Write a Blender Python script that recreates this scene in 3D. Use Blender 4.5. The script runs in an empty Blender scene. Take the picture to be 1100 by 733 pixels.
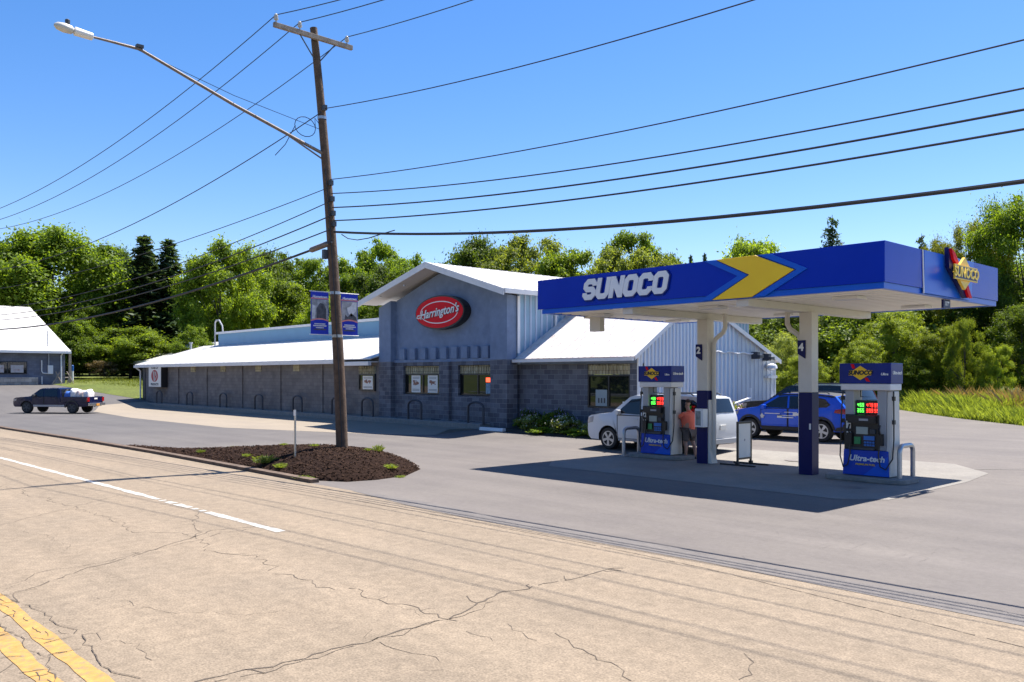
import bpy, bmesh, math, random
import numpy as np
from mathutils import Vector, Matrix

SC = bpy.context.scene
COL = SC.collection
PI = math.pi
R = math.radians
random.seed(7)

# ------------------------------------------------------------------ camera, world, sun
YAW = 47.2
cam_d = bpy.data.cameras.new("camera")
cam = bpy.data.objects.new("camera", cam_d)
COL.objects.link(cam)
cam.location = (0, 0, 2.5)
cam.rotation_euler = (R(90), 0, R(YAW))
cam_d.sensor_width = 36
cam_d.lens = 913 / 1100 * 36
cam_d.shift_y = 37.5 / 1100
cam_d.clip_start = 0.1
cam_d.clip_end = 3000
SC.camera = cam
SC.render.resolution_x, SC.render.resolution_y = 1024, 682

SUN_EL = R(64.5)
SUN_AZ = R(3.0)                       # clockwise from +Y
world = bpy.data.worlds.new("World")
SC.world = world
world.use_nodes = True
wn = world.node_tree
sky = wn.nodes.new("ShaderNodeTexSky")
sky.sky_type = 'NISHITA'
sky.sun_disc = False
sky.sun_elevation = SUN_EL
sky.sun_rotation = SUN_AZ
sky.air_density = 1.0
sky.dust_density = 0.3
sky.ozone_density = 2.0
bg = wn.nodes["Background"]
sat = wn.nodes.new("ShaderNodeHueSaturation")
sat.inputs["Saturation"].default_value = 1.33
sat.inputs["Value"].default_value = 1.0
wn.links.new(sky.outputs[0], sat.inputs["Color"])
tint = wn.nodes.new("ShaderNodeMix")
tint.data_type = 'RGBA'
tint.blend_type = 'MULTIPLY'
tint.inputs[0].default_value = 1.0
tint.inputs[7].default_value = (1.0, 0.92, 1.03, 1)
wn.links.new(sat.outputs[0], tint.inputs[6])
wn.links.new(tint.outputs[2], bg.inputs[0])
bg.inputs[1].default_value = 0.085
sd = bpy.data.lights.new("sun", 'SUN')
sd.energy = 5.0
sd.angle = R(0.5)
sd.color = (1.0, 0.94, 0.86)
sun = bpy.data.objects.new("sun", sd)
COL.objects.link(sun)
sv = Vector((math.sin(SUN_AZ) * math.cos(SUN_EL), math.cos(SUN_AZ) * math.cos(SUN_EL), math.sin(SUN_EL)))
sun.rotation_euler = sv.to_track_quat('Z', 'Y').to_euler()
sun.location = (0, 0, 60)
SC.view_settings.view_transform = 'Standard'
SC.view_settings.look = 'None'
SC.view_settings.exposure = 1.17
SC.view_settings.gamma = 1.0
SC.view_settings.use_curve_mapping = False

# ------------------------------------------------------------------ helpers
def c8(r, g, b):
    f = lambda v: (v / 255 / 12.92) if v / 255 <= 0.04045 else ((v / 255 + 0.055) / 1.055) ** 2.4
    return (f(r), f(g), f(b))

def mat(name, col, rough=0.6, metal=0.0, var=0.0, scale=3.0, bump=0.0, bscale=40.0, spec=0.5,
        emit=None, estr=1.0, coat=0.0, stain=None, sscale=0.6, samt=0.5):
    """principled material; var mixes the base colour with a darker/lighter noise, stain adds worn patches"""
    m = bpy.data.materials.new(name)
    m.use_nodes = True
    nt = m.node_tree
    b = nt.nodes["Principled BSDF"]
    b.inputs["Base Color"].default_value = (*col, 1)
    b.inputs["Roughness"].default_value = rough
    b.inputs["Metallic"].default_value = metal
    b.inputs["Specular IOR Level"].default_value = spec
    if coat:
        b.inputs["Coat Weight"].default_value = coat
        b.inputs["Coat Roughness"].default_value = 0.05
    tc = nt.nodes.new("ShaderNodeTexCoord")
    out = None
    if var:
        n = nt.nodes.new("ShaderNodeTexNoise")
        n.inputs["Scale"].default_value = scale
        n.inputs["Detail"].default_value = 6
        n.inputs["Roughness"].default_value = 0.65
        nt.links.new(tc.outputs["Object"], n.inputs["Vector"])
        r = nt.nodes.new("ShaderNodeValToRGB")
        r.color_ramp.elements[0].position = 0.3
        r.color_ramp.elements[1].position = 0.7
        r.color_ramp.elements[0].color = (*[max(0, c * (1 - var)) for c in col], 1)
        r.color_ramp.elements[1].color = (*[min(1, c * (1 + var)) for c in col], 1)
        nt.links.new(n.outputs[0], r.inputs[0])
        out = r.outputs[0]
    if stain:
        n2 = nt.nodes.new("ShaderNodeTexNoise")
        n2.inputs["Scale"].default_value = sscale
        n2.inputs["Detail"].default_value = 8
        n2.inputs["Roughness"].default_value = 0.7
        nt.links.new(tc.outputs["Object"], n2.inputs["Vector"])
        r2 = nt.nodes.new("ShaderNodeValToRGB")
        r2.color_ramp.elements[0].position = 0.48
        r2.color_ramp.elements[1].position = 0.68
        r2.color_ramp.elements[0].color = (0, 0, 0, 1)
        r2.color_ramp.elements[1].color = (samt, samt, samt, 1)
        nt.links.new(n2.outputs[0], r2.inputs[0])
        mx = nt.nodes.new("ShaderNodeMix")
        mx.data_type = 'RGBA'
        if out:
            nt.links.new(out, mx.inputs[6])
        else:
            mx.inputs[6].default_value = (*col, 1)
        mx.inputs[7].default_value = (*stain, 1)
        nt.links.new(r2.outputs[0], mx.inputs[0])
        out = mx.outputs[2]
    if out:
        nt.links.new(out, b.inputs["Base Color"])
    if bump:
        n3 = nt.nodes.new("ShaderNodeTexNoise")
        n3.inputs["Scale"].default_value = bscale
        n3.inputs["Detail"].default_value = 4
        nt.links.new(tc.outputs["Object"], n3.inputs["Vector"])
        bp = nt.nodes.new("ShaderNodeBump")
        bp.inputs["Strength"].default_value = bump
        bp.inputs["Distance"].default_value = 0.02
        nt.links.new(n3.outputs[0], bp.inputs["Height"])
        nt.links.new(bp.outputs[0], b.inputs["Normal"])
    if emit:
        b.inputs["Emission Color"].default_value = (*emit, 1)
        b.inputs["Emission Strength"].default_value = estr
    return m

def glass_mat(name, col, rough=0.03):
    m = mat(name, col, rough, spec=0.6)
    return m

def block_mat(name, c1, c2, mortar, bw=0.42, bh=0.21, bump=0.5):
    m = bpy.data.materials.new(name)
    m.use_nodes = True
    nt = m.node_tree
    b = nt.nodes["Principled BSDF"]
    b.inputs["Roughness"].default_value = 0.85
    tc = nt.nodes.new("ShaderNodeTexCoord")
    sx = nt.nodes.new("ShaderNodeSeparateXYZ")
    nt.links.new(tc.outputs["Object"], sx.inputs[0])
    ad = nt.nodes.new("ShaderNodeMath")
    ad.operation = 'ADD'
    nt.links.new(sx.outputs[0], ad.inputs[0]); nt.links.new(sx.outputs[1], ad.inputs[1])
    cb = nt.nodes.new("ShaderNodeCombineXYZ")
    nt.links.new(ad.outputs[0], cb.inputs[0]); nt.links.new(sx.outputs[2], cb.inputs[1])
    br = nt.nodes.new("ShaderNodeTexBrick")
    br.inputs["Color1"].default_value = (*c1, 1)
    br.inputs["Color2"].default_value = (*c2, 1)
    br.inputs["Mortar"].default_value = (*mortar, 1)
    br.inputs["Scale"].default_value = 1.0
    br.inputs["Brick Width"].default_value = bw
    br.inputs["Row Height"].default_value = bh
    br.inputs["Mortar Size"].default_value = 0.008
    br.inputs["Mortar Smooth"].default_value = 0.2
    nt.links.new(cb.outputs[0], br.inputs["Vector"])
    n = nt.nodes.new("ShaderNodeTexNoise")
    n.inputs["Scale"].default_value = 1.3; n.inputs["Detail"].default_value = 7
    nt.links.new(tc.outputs["Object"], n.inputs["Vector"])
    mm = nt.nodes.new("ShaderNodeMapRange")
    mm.inputs[3].default_value = 0.55; mm.inputs[4].default_value = 1.45
    nt.links.new(n.outputs[0], mm.inputs[0])
    mx = nt.nodes.new("ShaderNodeMix"); mx.data_type = 'RGBA'; mx.blend_type = 'MULTIPLY'
    mx.inputs[0].default_value = 1
    nt.links.new(br.outputs[0], mx.inputs[6]); nt.links.new(mm.outputs[0], mx.inputs[7])
    nt.links.new(mx.outputs[2], b.inputs["Base Color"])
    n2 = nt.nodes.new("ShaderNodeTexNoise")
    n2.inputs["Scale"].default_value = 22; n2.inputs["Detail"].default_value = 5
    nt.links.new(tc.outputs["Object"], n2.inputs["Vector"])
    a2 = nt.nodes.new("ShaderNodeMath"); a2.operation = 'SUBTRACT'
    nt.links.new(n2.outputs[0], a2.inputs[0]); nt.links.new(br.outputs["Fac"], a2.inputs[1])
    bp = nt.nodes.new("ShaderNodeBump")
    bp.inputs["Strength"].default_value = bump; bp.inputs["Distance"].default_value = 0.03
    nt.links.new(a2.outputs[0], bp.inputs["Height"]); nt.links.new(bp.outputs[0], b.inputs["Normal"])
    return m

def leaf_mat(name, col, trans=0.45, var=0.35):
    m = bpy.data.materials.new(name)
    m.use_nodes = True
    nt = m.node_tree
    b = nt.nodes["Principled BSDF"]
    b.inputs["Roughness"].default_value = 0.55
    b.inputs["Specular IOR Level"].default_value = 0.25
    tc = nt.nodes.new("ShaderNodeTexCoord")
    oi = nt.nodes.new("ShaderNodeObjectInfo")
    n = nt.nodes.new("ShaderNodeTexNoise")
    n.inputs["Scale"].default_value = 9; n.inputs["Detail"].default_value = 3
    nt.links.new(tc.outputs["Object"], n.inputs["Vector"])
    r = nt.nodes.new("ShaderNodeValToRGB")
    r.color_ramp.elements[0].position = 0.3; r.color_ramp.elements[1].position = 0.72
    r.color_ramp.elements[0].color = (col[0] * (1 - var * 1.1), col[1] * (1 - var), col[2] * (1 - var), 1)
    r.color_ramp.elements[1].color = (col[0] * (1 + var * 1.2), col[1] * (1 + var), col[2] * (1 + var * .6), 1)
    nt.links.new(n.outputs[0], r.inputs[0])
    hs = nt.nodes.new("ShaderNodeHueSaturation")
    mr = nt.nodes.new("ShaderNodeMapRange")
    mr.inputs[3].default_value = 0.8; mr.inputs[4].default_value = 1.2
    nt.links.new(oi.outputs["Random"], mr.inputs[0])
    nt.links.new(mr.outputs[0], hs.inputs["Value"])
    nt.links.new(r.outputs[0], hs.inputs["Color"])
    nt.links.new(hs.outputs[0], b.inputs["Base Color"])
    tr = nt.nodes.new("ShaderNodeBsdfTranslucent")
    g = nt.nodes.new("ShaderNodeMix"); g.data_type = 'RGBA'; g.blend_type = 'MULTIPLY'
    g.inputs[0].default_value = 1; g.inputs[7].default_value = (1.9, 1.75, 0.7, 1)
    nt.links.new(hs.outputs[0], g.inputs[6])
    nt.links.new(g.outputs[2], tr.inputs[0])
    mx = nt.nodes.new("ShaderNodeMixShader")
    mx.inputs[0].default_value = trans
    nt.links.new(b.outputs[0], mx.inputs[1]); nt.links.new(tr.outputs[0], mx.inputs[2])
    nt.links.new(mx.outputs[0], nt.nodes["Material Output"].inputs[0])
    return m

class MB:
    """collects simple solids into one mesh"""
    def __init__(s):
        s.v = []; s.f = []; s.mi = []; s.cur = 0
    def face(s, pts):
        i = len(s.v); s.v += [tuple(p) for p in pts]
        s.f.append(tuple(range(i, i + len(pts)))); s.mi.append(s.cur)
    def box(s, x0, x1, y0, y1, z0, z1, M=None):
        p = [(x0, y0, z0), (x1, y0, z0), (x1, y1, z0), (x0, y1, z0), (x0, y0, z1), (x1, y0, z1), (x1, y1, z1), (x0, y1, z1)]
        if M is not None: p = [tuple(M @ Vector(q)) for q in p]
        i = len(s.v); s.v += p
        for q in ((0, 3, 2, 1), (4, 5, 6, 7), (0, 1, 5, 4), (1, 2, 6, 5), (2, 3, 7, 6), (3, 0, 4, 7)):
            s.f.append(tuple(i + k for k in q)); s.mi.append(s.cur)
        return s
    def prism(s, pts, fn, t0, t1):
        """polygon pts (a,b) mapped by fn(a,b,t) between t0 and t1"""
        n = len(pts); i = len(s.v)
        s.v += [tuple(fn(a, b, t0)) for a, b in pts] + [tuple(fn(a, b, t1)) for a, b in pts]
        s.f.append(tuple(i + k for k in range(n))[::-1]); s.mi.append(s.cur)
        s.f.append(tuple(i + n + k for k in range(n))); s.mi.append(s.cur)
        for k in range(n):
            k2 = (k + 1) % n
            s.f.append((i + k, i + k2, i + n + k2, i + n + k)); s.mi.append(s.cur)
        return s
    def tube(s, path, r, n=8, caps=True):
        path = [Vector(p) for p in path]
        rs = r if isinstance(r, (list, tuple)) else [r] * len(path)
        rings = []; up = None
        for k, p in enumerate(path):
            if k == 0: t = path[1] - path[0]
            elif k == len(path) - 1: t = path[-1] - path[-2]
            else: t = (path[k + 1] - path[k]).normalized() + (path[k] - path[k - 1]).normalized()
            t.normalize()
            if up is None:
                up = Vector((0, 0, 1)) if abs(t.z) < 0.9 else Vector((1, 0, 0))
            a = t.cross(up).normalized(); b = a.cross(t).normalized(); up = b
            i = len(s.v)
            for j in range(n):
                w = 2 * PI * j / n
                s.v.append(tuple(p + (a * math.cos(w) + b * math.sin(w)) * rs[k]))
            rings.append(i)
        for k in range(len(path) - 1):
            for j in range(n):
                j2 = (j + 1) % n
                s.f.append((rings[k] + j, rings[k] + j2, rings[k + 1] + j2, rings[k + 1] + j)); s.mi.append(s.cur)
        if caps:
            s.f.append(tuple(rings[0] + j for j in range(n))[::-1]); s.mi.append(s.cur)
            s.f.append(tuple(rings[-1] + j for j in range(n))); s.mi.append(s.cur)
        return s
    def lathe(s, prof, n=24, axis='z', org=(0, 0, 0)):
        i = len(s.v)
        for (r, h) in prof:
            for j in range(n):
                w = 2 * PI * j / n
                a, b = r * math.cos(w), r * math.sin(w)
                p = {'z': (a, b, h), 'y': (a, h, b), 'x': (h, a, b)}[axis]
                s.v.append((p[0] + org[0], p[1] + org[1], p[2] + org[2]))
        for k in range(len(prof) - 1):
            for j in range(n):
                j2 = (j + 1) % n
                s.f.append((i + k * n + j, i + k * n + j2, i + (k + 1) * n + j2, i + (k + 1) * n + j)); s.mi.append(s.cur)
        s.f.append(tuple(i + j for j in range(n))); s.mi.append(s.cur)
        s.f.append(tuple(i + (len(prof) - 1) * n + j for j in range(n))); s.mi.append(s.cur)
        return s
    def build(s, name, mats, parent=None, smooth=False, bevel=0.0, loc=None, fixn=True):
        me = bpy.data.meshes.new(name)
        me.from_pydata(s.v, [], s.f)
        mats = mats if isinstance(mats, (list, tuple)) else [mats]
        for m in mats: me.materials.append(m)
        me.polygons.foreach_set("material_index", s.mi)
        if fixn:
            bm = bmesh.new(); bm.from_mesh(me)
            bmesh.ops.recalc_face_normals(bm, faces=bm.faces[:])
            bm.to_mesh(me); bm.free()
        me.validate()
        o = bpy.data.objects.new(name, me)
        COL.objects.link(o)
        if parent: o.parent = parent
        if loc: o.location = loc
        if smooth:
            me.polygons.foreach_set("use_smooth", [True] * len(me.polygons))
            try:
                me.set_sharp_from_angle(angle=R(40))
            except Exception:
                pass
        if bevel:
            b = o.modifiers.new("bevel", 'BEVEL'); b.width = bevel; b.segments = 2
            b.limit_method = 'ANGLE'; b.angle_limit = R(40)
        return o

def tag(o, label, cat, group=None, kind=None):
    o["label"] = label; o["category"] = cat
    if group: o["group"] = group
    if kind: o["kind"] = kind
    return o

def thing(name, label, cat, loc=(0, 0, 0), rz=0.0, group=None):
    o = bpy.data.objects.new(name, None)
    o.empty_display_size = 0.2
    COL.objects.link(o); o.location = loc; o.rotation_euler = (0, 0, rz)
    return tag(o, label, cat, group)

def dup(root, loc, rz=0.0, label=None, scale=None):
    def cp(o, par):
        c = o.copy(); COL.objects.link(c)
        if par is not None: c.parent = par
        for ch in list(o.children): cp(ch, c)
        return c
    r = cp(root, None)
    r.location = loc; r.rotation_euler = (0, 0, rz)
    if label: r["label"] = label
    if scale: r.scale = scale
    return r

def text_obj(name, s, size, m, parent, loc, rot, shear=0.0, bold=0.0, ext=0.004, sx=1.0, align='CENTER'):
    cu = bpy.data.curves.new(name, 'FONT')
    cu.body = s; cu.size = size; cu.shear = shear; cu.offset = bold; cu.extrude = ext
    cu.align_x = align; cu.align_y = 'CENTER'; cu.resolution_u = 3
    tmp = bpy.data.objects.new(name, cu); COL.objects.link(tmp)
    bpy.context.view_layer.update()
    dg = bpy.context.evaluated_depsgraph_get()
    me = bpy.data.meshes.new_from_object(tmp.evaluated_get(dg))
    bpy.data.objects.remove(tmp)
    bpy.data.curves.remove(cu)
    me.materials.clear(); me.materials.append(m)
    o = bpy.data.objects.new(name, me); COL.objects.link(o)
    o.parent = parent; o.location = loc; o.rotation_euler = rot; o.scale = (sx, 1, 1)
    return o

FRONT = (R(90), 0, 0)            # text facing -Y
SIDE = (R(90), 0, R(90))         # text facing +X

# pixel of the 1100 px photograph -> world
SN, CS = math.sin(R(42.8)), math.cos(R(42.8))
def world_at(lat, d): return (SN * lat - CS * d, CS * lat + SN * d)
def ray(px, py):
    a = (px - 550) / 913; b = (404 - py) / 913
    return (SN * a - CS, CS * a + SN, b)
def onY(px, py, Y):
    r = ray(px, py); d = Y / r[1]; return (r[0] * d, Y, 2.5 + r[2] * d)
def onX(px, py, X):
    r = ray(px, py); d = X / r[0]; return (X, r[1] * d, 2.5 + r[2] * d)
def at_depth(px, py, d):
    r = ray(px, py); return (r[0] * d, r[1] * d, 2.5 + r[2] * d)

def pw(x, pts):
    if x <= pts[0][0]: return pts[0][1]
    for (a, p), (b, q) in zip(pts, pts[1:]):
        if x <= b: return p + (q - p) * (x - a) / (b - a)
    return pts[-1][1]
YB = [(-400, 0), (-9, 0), (21.5, 0), (25.5, 0.25), (45, 0.4), (80, 1.2), (400, 14)]
XB = [(-400, 9), (-120, 2.6), (-84, 1.75), (-66, 0.0), (400, 0)]
def hgt(x, y): return pw(y, YB) + pw(x, XB)
def ground(px, py):
    r = ray(px, py); d = 3.0
    while d < 400:
        if 2.5 + r[2] * d <= hgt(r[0] * d, r[1] * d): break
        d += 0.05
    return (r[0] * d, r[1] * d, hgt(r[0] * d, r[1] * d))

def sheet(name, pts, off, m, kind='structure', label=None, cat=None):
    bm = bmesh.new()
    f = bm.faces.new([bm.verts.new((x, y, 0)) for x, y in pts])
    bmesh.ops.triangulate(bm, faces=[f])
    for yb, _ in YB[1:-1]:
        bmesh.ops.bisect_plane(bm, geom=bm.verts[:] + bm.edges[:] + bm.faces[:], plane_co=(0, yb, 0), plane_no=(0, 1, 0))
    for xb, _ in XB[1:-1]:
        bmesh.ops.bisect_plane(bm, geom=bm.verts[:] + bm.edges[:] + bm.faces[:], plane_co=(xb, 0, 0), plane_no=(1, 0, 0))
    for v in bm.verts: v.co.z = hgt(v.co.x, v.co.y) + off
    bmesh.ops.recalc_face_normals(bm, faces=bm.faces[:])
    for q in bm.faces:
        if q.normal.z < 0: q.normal_flip()
    me = bpy.data.meshes.new(name); bm.to_mesh(me); bm.free()
    me.materials.append(m)
    o = bpy.data.objects.new(name, me); COL.objects.link(o)
    o["kind"] = kind
    if label: tag(o, label, cat)
    return o

# ------------------------------------------------------------------ materials
def ground_mat(name, base, tint, fine=90.0, finea=0.18, patch=0.35, pscale=0.35, streak=0.0, rough=0.9, grad=None):
    m = bpy.data.materials.new(name); m.use_nodes = True
    nt = m.node_tree; b = nt.nodes["Principled BSDF"]
    b.inputs["Roughness"].default_value = rough
    b.inputs["Specular IOR Level"].default_value = 0.3
    tc = nt.nodes.new("ShaderNodeTexCoord")
    def noise(scale, det, sc3=None, rg=0.6):
        n = nt.nodes.new("ShaderNodeTexNoise")
        n.inputs["Scale"].default_value = scale; n.inputs["Detail"].default_value = det
        n.inputs["Roughness"].default_value = rg
        if sc3:
            mp = nt.nodes.new("ShaderNodeMapping"); mp.inputs["Scale"].default_value = sc3
            nt.links.new(tc.outputs["Object"], mp.inputs[0]); nt.links.new(mp.outputs[0], n.inputs["Vector"])
        else:
            nt.links.new(tc.outputs["Object"], n.inputs["Vector"])
        return n.outputs[0]
    def rng(s, a, c, lo=0.3, hi=0.7):
        r = nt.nodes.new("ShaderNodeMapRange")
        r.inputs[1].default_value = lo; r.inputs[2].default_value = hi
        r.inputs[3].default_value = a; r.inputs[4].default_value = c
        nt.links.new(s, r.inputs[0]); return r.outputs[0]
    def mul(a, c):
        q = nt.nodes.new("ShaderNodeMath"); q.operation = 'MULTIPLY'
        nt.links.new(a, q.inputs[0]); nt.links.new(c, q.inputs[1]); return q.outputs[0]
    pa = noise(pscale, 9, None, 0.7)
    mx = nt.nodes.new("ShaderNodeMix"); mx.data_type = 'RGBA'
    mx.inputs[6].default_value = (*base, 1); mx.inputs[7].default_value = (*tint, 1)
    nt.links.new(rng(pa, 0, patch * 2, 0.35, 0.7), mx.inputs[0])
    v = mul(rng(noise(fine, 3), 1 - finea, 1 + finea), rng(noise(fine * 0.12, 6), 1 - finea * .5, 1 + finea * .5))
    v = mul(v, rng(noise(18, 4), 0.93, 1.07))
    if streak:
        v = mul(v, rng(noise(1.0, 6, (0.06, 1.3, 1)), 1 - streak, 1 + streak))
    m2 = nt.nodes.new("ShaderNodeMix"); m2.data_type = 'RGBA'; m2.blend_type = 'MULTIPLY'; m2.inputs[0].default_value = 1
    nt.links.new(mx.outputs[2], m2.inputs[6]); nt.links.new(v, m2.inputs[7])
    outc = m2.outputs[2]
    if grad:                                   # newer, darker paving towards -X
        sp = nt.nodes.new("ShaderNodeSeparateXYZ"); nt.links.new(tc.outputs["Object"], sp.inputs[0])
        gr_ = rng(sp.outputs[0], 1, 0, grad[0], grad[1])
        m3 = nt.nodes.new("ShaderNodeMix"); m3.data_type = 'RGBA'; m3.blend_type = 'MULTIPLY'
        m3.inputs[7].default_value = (*grad[2], 1)
        nt.links.new(gr_, m3.inputs[0]); nt.links.new(outc, m3.inputs[6]); outc = m3.outputs[2]
    nt.links.new(outc, b.inputs["Base Color"])
    bp = nt.nodes.new("ShaderNodeBump"); bp.inputs["Strength"].default_value = 0.35; bp.inputs["Distance"].default_value = 0.01
    nt.links.new(noise(fine, 3), bp.inputs["Height"]); nt.links.new(bp.outputs[0], b.inputs["Normal"])
    return m

M = {}
M['road'] = ground_mat("worn_road", (0.2317, 0.1814, 0.1280), (0.1912, 0.1531, 0.1118), 48, 0.30, 0.4, 0.45, 0.10)
M['lot'] = ground_mat("lot_asphalt", (0.1163, 0.1025, 0.0949), (0.1530, 0.1354, 0.1201), 70, 0.14, 0.5, 0.3, 0.10, 0.8, grad=(-44, -20, (0.76, 0.80, 0.85)))
M['apron'] = ground_mat("dusty_edge", (0.1519, 0.1367, 0.1245), (0.1154, 0.1063, 0.1033), 70, 0.2, 0.5, 1.5, 0.12)
M['concrete'] = ground_mat("old_concrete", (0.2673, 0.2248, 0.1731), (0.2187, 0.1883, 0.1519), 60, 0.1, 0.4, 0.5)
M['pad'] = ground_mat("pad_concrete", (0.2430, 0.2278, 0.2036), (0.1762, 0.1640, 0.1519), 60, 0.1, 0.45, 0.7)
M['island'] = mat("island_concrete", (0.2187, 0.2126, 0.2005), 0.85, var=0.2, scale=5, bump=0.2)
M['kerb'] = mat("worn_kerb", (0.1154, 0.0790, 0.0547), 0.9, var=0.4, scale=4, bump=0.4)
M['grass'] = ground_mat("grass_ground", (0.1033, 0.1215, 0.0213), (0.0729, 0.1002, 0.0170), 6, 0.35, 0.5, 0.25)
M['white_paint'] = mat("road_white", (0.44, 0.425, 0.39), 0.8, var=0.15, scale=8, stain=(0.20, 0.16, 0.115), sscale=7, samt=1.0)
M['yellow_paint'] = mat("road_yellow", (0.3888, 0.2228, 0.0527), 0.8, var=0.25, scale=9, stain=(0.2025, 0.1539, 0.0972), sscale=13, samt=1.0)
M['crack'] = mat("crack_tar", (0.0851, 0.0664, 0.0502), 0.95)
M['block'] = block_mat("split_block", (0.150, 0.158, 0.185), (0.075, 0.080, 0.102), (0.24, 0.245, 0.265))
M['block_plain'] = block_mat("plain_block", (0.180, 0.167, 0.162), (0.136, 0.128, 0.128), (0.10, 0.095, 0.098), bump=0.35)
M['stucco'] = mat("blue_stucco", (0.185, 0.245, 0.36), 0.9, var=0.12, scale=2.5, bump=0.15, bscale=60, stain=(0.135, 0.18, 0.27), sscale=0.9, samt=.7)
M['roof'] = mat("white_roof", (0.5967, 0.5814, 0.5585), 0.45, var=0.05, scale=1.2, stain=(0.4208, 0.3825, 0.3443), sscale=1.0, samt=0.35)
M['trim'] = mat("white_trim", (0.72, 0.71, 0.70), 0.5, var=0.05, scale=3)
M['soffit'] = mat("soffit", (0.62, 0.58, 0.54), 0.6)
M['siding'] = mat("blue_siding", (0.22, 0.36, 0.48), 0.45, var=0.08, scale=1.5)
M['siding_w'] = mat("white_siding", (0.40, 0.49, 0.62), 0.4, var=0.06, scale=1.5)
M['siding_g'] = mat("grey_siding", (0.55, 0.57, 0.60), 0.45, var=0.06, scale=1.5)
M['rust'] = mat("rust_edge", (0.25, 0.13, 0.07), 0.8, var=0.4, scale=6)
M['frame'] = mat("black_frame", (0.012, 0.013, 0.016), 0.4)
M['glass'] = glass_mat("shop_glass", (0.012, 0.015, 0.015), 0.02)
M['carglass'] = glass_mat("car_glass", (0.010, 0.012, 0.014), 0.03)
M['lattice'] = block_mat("lattice_block", (0.52, 0.48, 0.33), (0.38, 0.34, 0.22), (0.10, 0.09, 0.07), 0.16, 0.19, 0.2)
M['white'] = mat("white_enamel", (0.78, 0.78, 0.78), 0.35)
M['paper'] = mat("paper", (0.78, 0.76, 0.70), 0.7)
M['black'] = mat("black_plastic", (0.014, 0.014, 0.016), 0.4)
M['rubber'] = mat("rubber", (0.018, 0.018, 0.018), 0.75, var=0.3, scale=20)
M['steel'] = mat("galvanised", (0.42, 0.43, 0.45), 0.38, 0.85, var=0.12, scale=8)
M['grey'] = mat("grey_paint", (0.36, 0.37, 0.39), 0.45)
M['darkgrey'] = mat("dark_paint", (0.05, 0.055, 0.065), 0.5)
M['hoop'] = mat("hoop_paint", (0.035, 0.04, 0.052), 0.5)
M['sblue'] = mat("fascia_blue", (0.004, 0.034, 0.44), 0.22, var=0.05, scale=1, spec=0.14)
M['sblue2'] = mat("fascia_light_blue", (0.006, 0.11, 0.62), 0.3, spec=0.3)
M['navy'] = mat("column_navy", (0.004, 0.007, 0.085), 0.4, spec=0.25)
M['pumpblue'] = mat("pump_blue", (0.006, 0.06, 0.46), 0.3, spec=0.3)
M['topper'] = mat("topper_blue", (0.004, 0.02, 0.21), 0.3, spec=0.3, var=0.2, scale=2)
M['yellow'] = mat("sign_yellow", (0.92, 0.56, 0.015), 0.4)
M['gold'] = mat("chevron_yellow", (1.0, 0.62, 0.01), 0.4, var=0.06, scale=1)
M['red'] = mat("sign_red", (0.72, 0.008, 0.02), 0.5, spec=0.12)
M['cream'] = mat("column_cream", (0.66, 0.63, 0.57), 0.5, var=0.06, scale=2, stain=(0.42, 0.36, 0.28), sscale=2, samt=0.3)
M['panel'] = mat("canopy_soffit", (0.85, 0.82, 0.76), 0.35, var=0.05, scale=1)
M['led_r'] = mat("led_red", (0.3, 0.0, 0.0), 0.5, emit=(1.0, 0.03, 0.02), estr=1.6)
M['led_g'] = mat("led_green", (0.0, 0.3, 0.02), 0.5, emit=(0.10, 1.0, 0.08), estr=1.2)
M['neon'] = mat("open_sign", (0.4, 0.02, 0.01), 0.5, emit=(1.0, 0.10, 0.04), estr=1.2)
M['screen'] = mat("lcd", (0.35, 0.40, 0.36), 0.3)
M['keyblue'] = mat("key_blue", (0.03, 0.16, 0.5), 0.4)
M['keygreen'] = mat("key_green", (0.02, 0.25, 0.08), 0.4)
M['chrome'] = mat("chrome", (0.55, 0.56, 0.58), 0.25, 0.9)
M['wood'] = mat("pole_wood", (0.105, 0.068, 0.045), 0.9, var=0.4, scale=5, bump=0.6, bscale=25)
M['wood_top'] = mat("weathered_wood", (0.28, 0.23, 0.19), 0.9, var=0.3, scale=6, bump=0.4)
M['wire'] = mat("cable", (0.018, 0.020, 0.026), 0.6)
M['insul'] = mat("porcelain", (0.45, 0.44, 0.42), 0.25)
M['alum'] = mat("lamp_alloy", (0.55, 0.53, 0.48), 0.45, 0.2)
M['arm'] = mat("arm_steel", (0.19, 0.155, 0.13), 0.6, 0.3, var=0.3, scale=4)
M['banner'] = mat("banner_blue", (0.01, 0.03, 0.42), 0.7)
M['pink'] = mat("banner_pink", (0.65, 0.22, 0.20), 0.7)
M['photo_g'] = mat("portrait_grey", (0.30, 0.30, 0.31), 0.7, var=0.5, scale=7)
M['photo_d'] = mat("portrait_dark", (0.07, 0.07, 0.08), 0.7, var=0.5, scale=9)
M['photo_l'] = mat("portrait_light", (0.55, 0.55, 0.56), 0.7, var=0.3, scale=9)
M['mulch'] = mat("mulch", (0.023, 0.0135, 0.010), 0.95, var=0.6, scale=22, bump=1.0, bscale=34, spec=0.05)
M['chip'] = mat("bark_chip", (0.044, 0.026, 0.018), 0.95, var=0.7, scale=30, spec=0.05)
M['soil'] = mat("dark_soil", (0.04, 0.03, 0.025), 0.95, var=0.5, scale=9, bump=0.6)
M['stone'] = block_mat("rubble_stone", (0.52, 0.46, 0.38), (0.30, 0.26, 0.22), (0.10, 0.09, 0.08), 0.55, 0.3, 0.8)
M['bark'] = mat("bark", (0.06, 0.048, 0.038), 0.95, var=0.4, scale=8, bump=0.6)

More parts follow.
